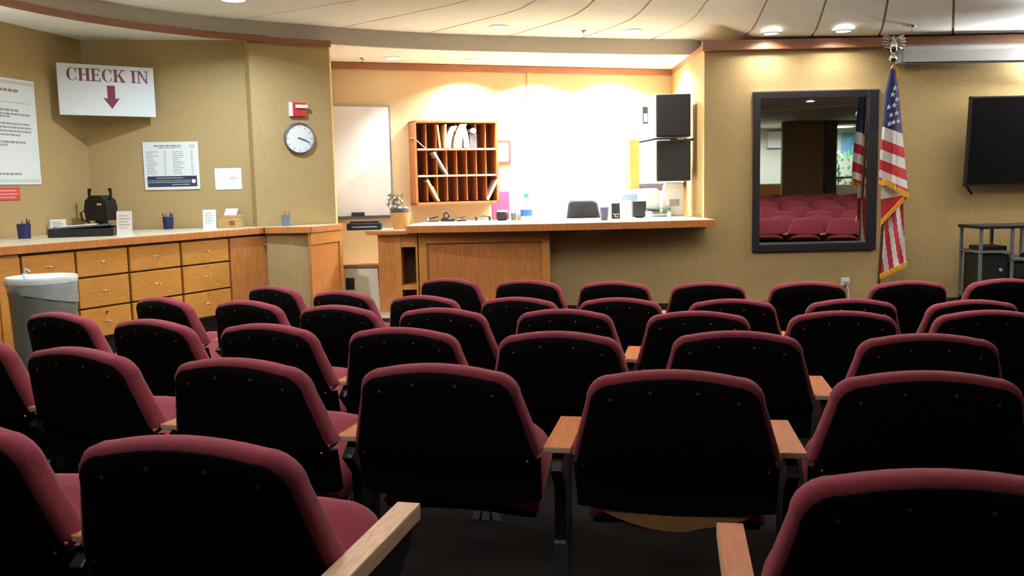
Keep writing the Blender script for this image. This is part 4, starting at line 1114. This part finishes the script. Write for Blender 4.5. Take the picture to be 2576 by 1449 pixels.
for k in range(3):
    obj('tier', box(-hw, hw, 0, .2, h*.38*k, h*.38*k+.012), mat('wire_greyblue', srgb(110, 140, 146), .4, noise=.1), t)
for sx_ in (-1, 1): obj('upright', box(sx_*hw-.006, sx_*hw+.006, 0, .2, 0, h*.85), PLASG, t)
obj('papers', box(-hw*.9, hw*.9, .01, .19, .013, h*.30), PAPER, t)
p = on_desk(1633, 549)
t = thing('white_mug', 'small white mug in front of the wire file tray', 'mug', (p.x, p.y+.05, HD))
obj('cup', MB().lathe([(.036, 0), (.04, .085), (.035, .085), (.032, .01)], 18), PLASW, t, smooth=True)
obj('handle', MB().tube([(.037, 0, .07), (.065, 0, .06), (.065, 0, .03), (.036, 0, .02)], .006, 6), PLASW, t, smooth=True)
p = on_desk(1686, 548)
t = thing('green_cap_bottle', 'small pale bottle with a green cap on the desk', 'bottle', (p.x, p.y+.07, HD))
obj('bottle', MB().lathe([(.024, 0), (.026, .06), (.018, .075)], 14), PLASW, t, smooth=True)
obj('cap', MB().lathe([(.019, .073), (.019, .09)], 14), TEAL, t, smooth=True)
t, hw, h, dp = desk_box('paper_bin', 'tall rounded white dispenser under the stacked speakers', 'dispenser', 1679, 1735, 458, 546, PLASW, back=.22)
obj('shell', MB().loft([[Vector((x*k, y*k+.09*(1-k), z)) for x, y in ((-hw, 0), (hw, 0), (hw, .18), (-hw, .18))] for z, k in ((0, 1), (h*.8, 1), (h*.95, .9), (h, .7))]), PLASW, t, bevel=.02)
obj('front_window', box(-hw*.5, hw*.5, -.004, .002, h*.3, h*.5), PLASG, t)

# stacked speakers on the alcove side wall
def speaker(x0, x1, y0, y1, Y, label):
    a = at_y(x0, y1, Y); b = at_y(x1, y0, Y)
    t = thing('wall_speaker', label, 'speaker', (a.x, Y, a.z), R(-3), 'stacked speakers')
    W_, H_ = b.x-a.x, b.z-a.z
    obj('cabinet', box(-.012, W_*1.0, .03, .46, 0, H_), mat('speaker_white_side', srgb(214, 212, 208), .45, noise=.03), t, bevel=.01)
    obj('grille', box(0, W_, -.01, .03, .004, H_-.004), mat('speaker_grille', srgb(15, 16, 21), .75, noise=.25, scale=200, bump=.3, bscale=500), t, bevel=.018)
    return t, W_, H_
t, W_, H_ = speaker(1651, 1737, 235, 346, 11.55, 'upper black-fronted white speaker box on the alcove side wall')
t2, W2, H2 = speaker(1652, 1737, 351, 457, 11.55, 'lower black-fronted white speaker box hanging under the upper one')
sb = thing('speaker_bracket', 'black bracket bar with a brass end between the two speaker boxes', 'bracket', (t2.location.x, 11.55, t2.location.z+H2))
obj('bar', MB().tube([(-.22, -.02, -.02), (-.02, -.035, .015), (W2*.6, -.035, .012)], .012, 8), BLACKM, sb)
obj('brass_end', MB().tube([(W2*.58, -.036, .012), (W2*.78, -.036, .010)], .014, 8), BRASS, sb, smooth=True)
obj('wall_arm', box(W2*.45, W2+.06, .1, .14, -.01, .018), BLACKM, sb)
wp = at_y(1623, 290, 12.2)
t = thing('wall_phone', 'small dark box on the white cupboard side by the speakers', 'wall box', (wp.x, 12.2, wp.z))
obj('box', box(-.035, .035, -.03, .03, -.11, .11), BLACKBOX, t, bevel=.008)
obj('face', box(-.025, .025, -.034, -.03, -.09, .02), PLASG, t)
obj('mount', box(.03, .62, .0, .03, -.02, .02), PLASG, t)
# tall white cupboard behind the speakers, with an oak side
cl = at_y(1608, 400, 12.35); zb = at_y(1608, 462, 12.35).z; ztp = at_y(1608, 300, 12.35).z
t = thing('wall_cupboard', 'white wall cupboard with an oak end panel behind the speakers', 'cupboard', (cl.x, 12.35, zb))
obj('carcass', box(0, 2.36-cl.x-.02, 0, .5, 0, ztp-zb), PLASW, t, bevel=.006)
oz = at_y(1596, 352, 12.35).z-zb; ob_ = at_y(1596, 478, 12.35).z-zb
ox = at_y(1584, 400, 12.35).x-cl.x
obj('end_panel', box(ox, -.002, -.02, .5, ob_, oz), OAK, t, bevel=.004)
obj('door_line', box(.0, .30, -.004, .0, (ztp-zb)*.55, (ztp-zb)*.57), PLASG, t)
obj('undershelf', box(0, .6, 0, .45, -.10, -.004), mat('undershelf_grey', srgb(92, 88, 92), .6, noise=.1), t)

# ================================================================== FRONT WALL (right): mirror, flag, screen, television
A_F = 0.0
s0, zt = on_wall(1894, 233, P_R0, A_F); s1, zb = on_wall(2200, 628, P_R0, A_F)
Wm, Hm = s1-s0, zt-zb
t = wall_thing('wall_mirror', 'large mirror in a wide black frame reflecting the seats', 'mirror', P_R0, A_F, s0, zb)
fw = .085
fr_ = mat('frame_lip_silver', (.5, .5, .52), .3, metal=1.0, noise=.05)
for nm, a in (('frame_left', (0, fw, 0, Hm)), ('frame_right', (Wm-fw-.04, Wm, 0, Hm)), ('frame_bottom', (fw, Wm-fw-.04, 0, fw+.01)), ('frame_top', (fw, Wm-fw-.04, Hm-fw, Hm))):
    obj(nm, box(a[0], a[1], -.045, -.004, a[2], a[3]), FRAMEB, t, bevel=.008)
obj('inner_lip', MB().box(fw-.002, Wm-fw-.038, -.036, -.01, fw+.008, fw+.028), fr_, t)
obj('top_edge', box(-.004, Wm+.004, -.046, -.002, Hm-.004, Hm+.010), fr_, t)
obj('glass', box(fw-.005, Wm-fw-.035, -.022, -.012, fw, Hm-fw+.005), MIRROR, t)

# wall outlet with plug and cord
s, z = on_wall(2124, 708, P_R0, A_F)
t = wall_thing('wall_outlet', 'white wall outlet with a plug and hanging cord below the mirror', 'outlet', P_R0, A_F, s, z)
obj('plate', box(-.045, .06, -.012, 0, -.05, .05), PLASW, t, bevel=.004)
obj('plug', box(-.015, .035, -.06, -.012, -.04, .01), PLASG, t, bevel=.006)
obj('cord', MB().tube([(.012, -.05, -.03), (.03, -.055, -.10), (.045, -.04, -.22), (.05, -.03, -.60)], .008, 8), PLASW, t, smooth=True)

# projection screen housing
p0_ = at_y(2268, 135, 10.9); zc = at_y(2400, 133, 10.9).z
t = thing('screen_housing', 'long grey projection screen housing above the television', 'projection screen', (p0_.x, 10.93, zc))
prof = [(-.085, -.10), (.07, -.10), (.085, -.08), (.085, .085), (.06, .10), (-.03, .10), (-.075, .075), (-.09, .03)]
obj('case', MB().prism(prof, 0, 3.4, M=Matrix(((0, 0, 1, 0), (1, 0, 0, 0), (0, 1, 0, 0), (0, 0, 0, 1)))), SCREENC, t, bevel=.006)
obj('end_cap', MB().prism([(x*1.06, z*1.06) for x, z in prof], -.03, .0, M=Matrix(((0, 0, 1, 0), (1, 0, 0, 0), (0, 1, 0, 0), (0, 0, 0, 1)))), PLASG, t, bevel=.006)
obj('pull_bar', box(.05, 3.35, -.05, -.03, -.125, -.10), mat('bar_dark', srgb(70, 68, 66), .5, noise=.1), t)
obj('bracket', box(.2, .24, .08, .14, -.08, .08), PLASG, t)

# television
tl = at_y(2440, 243, 10.86); bl = at_y(2429, 470, 10.86)
Ht = tl.z-bl.z; Wt = Ht*16/9
t = thing('television', 'large black wall-mounted television above the equipment cart', 'television', ((tl.x+bl.x)/2, 10.86, bl.z), R(0))
tilt = Matrix.Translation((0, 0, Ht/2)) @ Matrix.Rotation(R(4), 4, 'X') @ Matrix.Translation((0, 0, -Ht/2))
obj('bezel', box(0, Wt, -.02, .05, 0, Ht, M=tilt), BLACKBOX, t, bevel=.006)
obj('screen', box(.02, Wt-.02, -.024, -.019, .03, Ht-.02, M=tilt), DARKGLASS, t)
obj('wall_mount', box(Wt*.4, Wt*.6, .03, .17, Ht*.3, Ht*.7), BLACKM, t)
obj('dangling_cable', MB().tube([(.02, .03, .01), (.06, .04, -.05), (.10, .05, -.09)], .014, 6), BLACKM, t)

# equipment cart
Yc = 10.25
xl_ = at_y(2468, 650, Yc).x; zt = at_y(2500, 568, Yc).z; zm = at_y(2500, 634, Yc).z
t = thing('equipment_cart', 'grey metal equipment cart with black electronics under the television', 'cart', (xl_, Yc, 0))
xm = at_y(2547, 650, Yc).x-xl_; Wk = xm*2
for x_ in (0, xm, Wk):
    for y_ in (0, .45):
        obj('post', box(x_-.016, x_+.016, y_, y_+.03, .06, zt-.03), STEELG, t, bevel=.003)
obj('top_shelf', box(-.03, Wk+.03, -.02, .5, zt-.035, zt), BLACKBOX, t, bevel=.005)
obj('shelf', box(-.02, xm, -.01, .48, zm-.012, zm+.012), STEELG, t, bevel=.003)
obj('shelf', box(xm, Wk+.02, -.01, .48, zm-.10, zm-.07), STEELG, t, bevel=.003)
obj('bottom_shelf', box(-.02, Wk+.02, -.01, .48, .08, .11), STEELG, t, bevel=.003)
for x_ in (0, Wk): obj('caster', MB().lathe([(.03, -.012), (.03, .012)], 14, M=Matrix.Translation((x_, .02, .03)) @ Matrix.Rotation(R(90), 4, 'Y')), BLACKM, t)
for x_ in (0, Wk): obj('caster', MB().lathe([(.03, -.012), (.03, .012)], 14, M=Matrix.Translation((x_, .45, .03)) @ Matrix.Rotation(R(90), 4, 'Y')), BLACKM, t)
e = thing('media_player', 'flat black media player on the upper cart shelf', 'media player', (xl_+.17, Yc+.06, zm+.012))
obj('case', box(-.14, .15, 0, .28, 0, .05), BLACKBOX, e, bevel=.005); obj('face', box(-.13, .14, -.004, 0, .01, .04), BLACKM, e)
e = thing('amplifier', 'tall black amplifier rack in the lower cart bay', 'amplifier', (xl_+.175, Yc+.03, .11))
obj('case', box(-.155, .155, 0, .40, 0, zm-.14), BLACKBOX, e, bevel=.005); obj('knob', MB().lathe([(.02, 0), (.018, .02)], 12, M=Matrix.Translation((.06, 0, .3)) @ Matrix.Rotation(R(90), 4, 'X')), PLASG, e)
e = thing('video_deck', 'wide black video deck in the far cart bay', 'video deck', (xl_+xm+.18, Yc+.03, .11))
obj('case', box(-.155, .155, 0, .40, 0, zm-.25), BLACKBOX, e, bevel=.005); obj('front_slot', box(-.1, .1, -.004, 0, .2, .23), BLACKM, e)
e = thing('mouse_device', 'small dark curved device on the lower far cart shelf', 'device', (xl_+xm+.2, Yc+.08, zm-.07))
obj('shell', MB().lathe([(.07, 0), (.065, .03), (.03, .055), (.005, .06)], 16), BLACKBOX, e, smooth=True); obj('dial', MB().lathe([(.015, .055), (.012, .066)], 10), PLASG, e)

# ---------------- flag on its pole
YF = 10.72
pb_ = at_y(2212, 705, YF); pt_ = at_y(2246, 158, YF)
dirp = (pt_-pb_)/(pt_.z-pb_.z)
p_floor = pb_-dirp*pb_.z
fl = thing('flag', 'draped stars and stripes flag with gold fringe on a brown pole with eagle', 'flag', (p_floor.x, YF, 0))
L0 = Vector((p_floor.x, YF, 0))
obj('pole', MB().tube([Vector((0, 0, .08)), pt_-L0], .016, 10), POLEW, fl, smooth=True)
obj('base', MB().lathe([(.17, 0), (.17, .03), (.12, .06), (.03, .10), (.025, .16)], 28), BRASS, fl, smooth=True)
def flat(px, py, dy=0): 
    v = at_y(px, py, YF+dy)-L0; return v
def interp(tabl, y):
    for (x0, y0), (x1, y1) in zip(tabl, tabl[1:]):
        if y0 <= y <= y1: return x0+(x1-x0)*(y-y0)/(y1-y0)
    return tabl[0][0] if y < tabl[0][1] else tabl[-1][0]
def cloth(name, left, right, depth, folds, ph, dy, colour, mats, nu=30, nv=44, th=.012):
    ya, yb = left[0][1], left[-1][1]; yc, yd = right[0][1], right[-1][1]
    q = MB()
    def fn(u, v):
        yl, yr = ya+(yb-ya)*v, yc+(yd-yc)*v
        xl, xr = interp(left, yl), interp(right, yr)
        x, y = xl+(xr-xl)*u, yl+(yr-yl)*u
        d = dy - depth*(.35+.65*v)*(math.sin(math.pi*u)*.8+.35*math.sin(folds*math.pi*2*u+ph+v*1.2))
        return flat(x, y, d)
    q.grid(fn, nu, nv, colour)
    q2 = MB(); q2.grid(lambda u, v: fn(u, v)+Vector((0, th, 0)), nu, nv, colour)
    q.add(q2.v, q2.f, 0); q.mi[-len(q2.mi):] = q2.mi
    return obj(name, q, mats, fl, smooth=True)
upL = [(2240, 172), (2228, 230), (2223, 300), (2220, 330), (2215, 390), (2212, 452)]
upR = [(2252, 176), (2262, 240), (2267, 300), (2270, 335), (2278, 420), (2284, 482)]
bandsv = [(0.525, 2), (.625, 0), (.71, 1), (.80, 0), (.885, 1), (1.01, 0)]
def up_col(u, v):
    if v < .525: return 2
    for k, (b, c) in enumerate([(.645, 1), (.735, 0), (.825, 1), (.905, 0), (.972, 1), (1.1, 0)]):
        if v < b+.0*u: return c
    return 0
cloth('upper_drape', upL, upR, .10, 1.5, .4, -.06, up_col, [FLAGR, FLAGW, FLAGB])
def fringe(name, pts, w_, dy):
    q = MB()
    pts = [flat(x, y, d+dy) for x, y, d in pts]
    rings = []
    n_ = 24
    for k in range(n_+1):
        f = k/n_*(len(pts)-1); i = min(int(f), len(pts)-2); c = pts[i].lerp(pts[i+1], f-i)
        wob = .004*((k % 2)*2-1)
        rings.append([c+Vector((0, -.012+wob, w_)), c+Vector((0, .012+wob, w_)), c+Vector((0, .010+wob, 0)), c+Vector((0, -.014+wob, -.004*(k % 2)))])
    q.loft(rings); return obj(name, q, FRINGE, fl, label='gold fringe')
fringe('fringe', [(2211, 464, -.07), (2228, 466, -.14), (2250, 478, -.16), (2270, 492, -.13), (2285, 499, -.07)], .07, 0)
# middle fold
cloth('middle_fold', [(2217, 466), (2217, 560)], [(2280, 488), (2281, 492)], .05, 1, 1.0, -.02, lambda u, v: 1 if (v < .38) else 0, [FLAGR, FLAGW, FLAGB], 18, 16)
fringe('fringe', [(2216, 566, -.05), (2236, 545, -.07), (2260, 520, -.08), (2284, 496, -.06)], .055, 0)
def low_col(u, v):
    k = (u*1.0-.35*v)*5.2+2.0
    return 1 if int(math.floor(k)) % 2 else 0
cloth('lower_drape', [(2219, 500), (2216, 600), (2214, 692)], [(2272, 490), (2274, 580), (2280, 664)], .07, 2, .2, .03, low_col, [FLAGR, FLAGW, FLAGB], 30, 30)
fringe('fringe', [(2213, 701, -.02), (2235, 692, -.05), (2258, 680, -.06), (2281, 670, .0)], .055, 0)
# stars on the canton
def star_mb(r):
    return MB().prism([((r if k % 2 == 0 else r*.4)*math.sin(math.pi*k/5), (r if k % 2 == 0 else r*.4)*math.cos(math.pi*k/5)) for k in range(10)], -.004, .004, M=Matrix(((1, 0, 0, 0), (0, 0, -1, 0), (0, 1, 0, 0), (0, 0, 0, 1))))
star_me = mesh('star', star_mb(.030), FLAGW)
for x_, y_ in ((2250, 265), (2256, 285), (2242, 290), (2260, 305), (2248, 308), (2238, 312), (2257, 250), (2246, 238), (2236, 270), (2252, 222)):
    s_ = link('star', star_me, fl); s_.location = flat(x_, y_, -.145)
# gold cord at the top, eagle finial
obj('cord', MB().tube([flat(2240, 178, -.03), flat(2246, 165, -.03), flat(2256, 172, -.03), flat(2258, 192, -.035)], .013, 8), FRINGE, fl, smooth=True)
ez = pt_-L0
eg = MB()
eg.lathe([(.018, 0), (.045, .03), (.05, .06), (.03, .10), (.02, .11)], 16, M=Matrix.Translation(ez))
obj('finial_ball', eg, CHROME, fl, smooth=True)
eb = MB()
eb.lathe([(.012, .10), (.045, .14), (.05, .20), (.03, .25), (.028, .28), (.008, .30)], 14, M=Matrix.Translation(ez))
obj('eagle_body', eb, CHROME, fl, smooth=True)
for s_ in (-1, 1):
    wg = MB()
    for kk, (x0_, z0_, x1_, z1_, wd_) in enumerate(((.02, .235, .115, .305, .020), (.025, .215, .135, .275, .020), (.03, .19, .14, .24, .019), (.03, .165, .13, .20, .018), (.03, .145, .105, .165, .017))):
        wg.tube([ez+Vector((s_*x0_, 0, z0_)), ez+Vector((s_*(x0_+x1_)/2, -.015, (z0_+z1_)/2+.012)), ez+Vector((s_*x1_, .005, z1_))], [wd_, wd_, wd_*.5], 8)
    obj('eagle_wing', wg, CHROME, fl, smooth=True)
obj('eagle_beak', MB().tube([ez+Vector((.0, -.02, .285)), ez+Vector((.03, -.05, .275))], [.012, .003], 6), BRASS, fl)

# ================================================================== BEYOND THE REAR WALL (only the mirror shows it)
xo, zo_ = mirror_x(1928, 480, -6.2)
t = thing('corridor_counter', 'orange wood counter in the corridor reflected in the mirror', 'counter', (xo, -6.2, .27))
_, zt = mirror_x(1928, 462, -6.2)
obj('body', box(-.55, .55, -.3, .3, 0, zt-.31), OAK, t, bevel=.01); obj('top', box(-.58, .58, -.33, .33, zt-.31, zt-.27), LAMIN, t, bevel=.006)
xo, z0 = mirror_x(1955, 372, -7.85); _, z1 = mirror_x(1955, 330, -7.85)
t = thing('corridor_picture', 'small framed picture in the corridor reflected in the mirror', 'picture frame', (xo, -7.88, z0))
obj('mount', box(-.3, .3, 0, .02, 0, z1-z0), PAPER, t); obj('frame', MB().box(-.33, .33, .0, .03, -.03, 0).box(-.33, .33, 0, .03, z1-z0, z1-z0+.03), DKBROWN, t)
xo, z0 = mirror_x(2138, 500, -5.6); _, z1 = mirror_x(2138, 464, -5.6)
struct('wall_half', box(xo-1.0, xo+1.1, -5.7, -5.55, .25, max(1.0, z1)), PLASW)
struct('trim_half', box(xo-1.0, xo+1.1, -5.66, -5.6, z1+.18, z1+.24), DKBROWN)
for k in range(2):
    xo, zb = mirror_x(2108+52*k, 440, -6.4)
    t = thing('corridor_plant', 'leafy green plant %s reflected in the mirror' % ['nearest the dark post', 'beside the flag reflection'][k], 'plant', (xo, -6.4, .27), 0, 'plants in the corridor')
    obj('pot', MB().lathe([(.14, 0), (.2, .4), (.18, .4), (.1, .05)], 16), GREYB, t, smooth=True)
    lf = MB(); rnd = random.Random(20+k)
    for q_ in range(110):
        a = rnd.uniform(0, 6.28); e_ = rnd.uniform(-.2, 1.3); c = Vector((max(-.3, min(.3, rnd.gauss(0, .2))), rnd.gauss(0, .16), .9+rnd.uniform(-.4, 1.1)))
        dv = Vector((math.cos(a)*math.cos(e_), math.sin(a)*math.cos(e_), math.sin(e_)))*rnd.uniform(.14, .26); sv = dv.cross(Vector((.3, .5, .8))).normalized()*.045
        lf.add([c-dv*.5, c+sv, c+dv*.6, c-sv], [(0, 1, 2, 3)])
    o = obj('foliage', lf, GREENL, t); o['kind'] = 'stuff'
    obj('stem', MB().tube([(0, 0, .3), (.02, 0, 1.6)], .02, 6), DKBROWN, t)
xo, zb = mirror_x(2150, 355, -7.85)
t = thing('corridor_poster', 'blue poster behind the plants reflected in the mirror', 'poster', (xo, -7.88, zb-.45))
obj('sheet', box(-.45, .45, 0, .02, 0, .75), mat('poster_blue', srgb(120, 176, 206), .6, noise=.3, scale=4), t); obj('margin', box(-.47, .47, .0, .012, -.02, .77), PAPER, t)
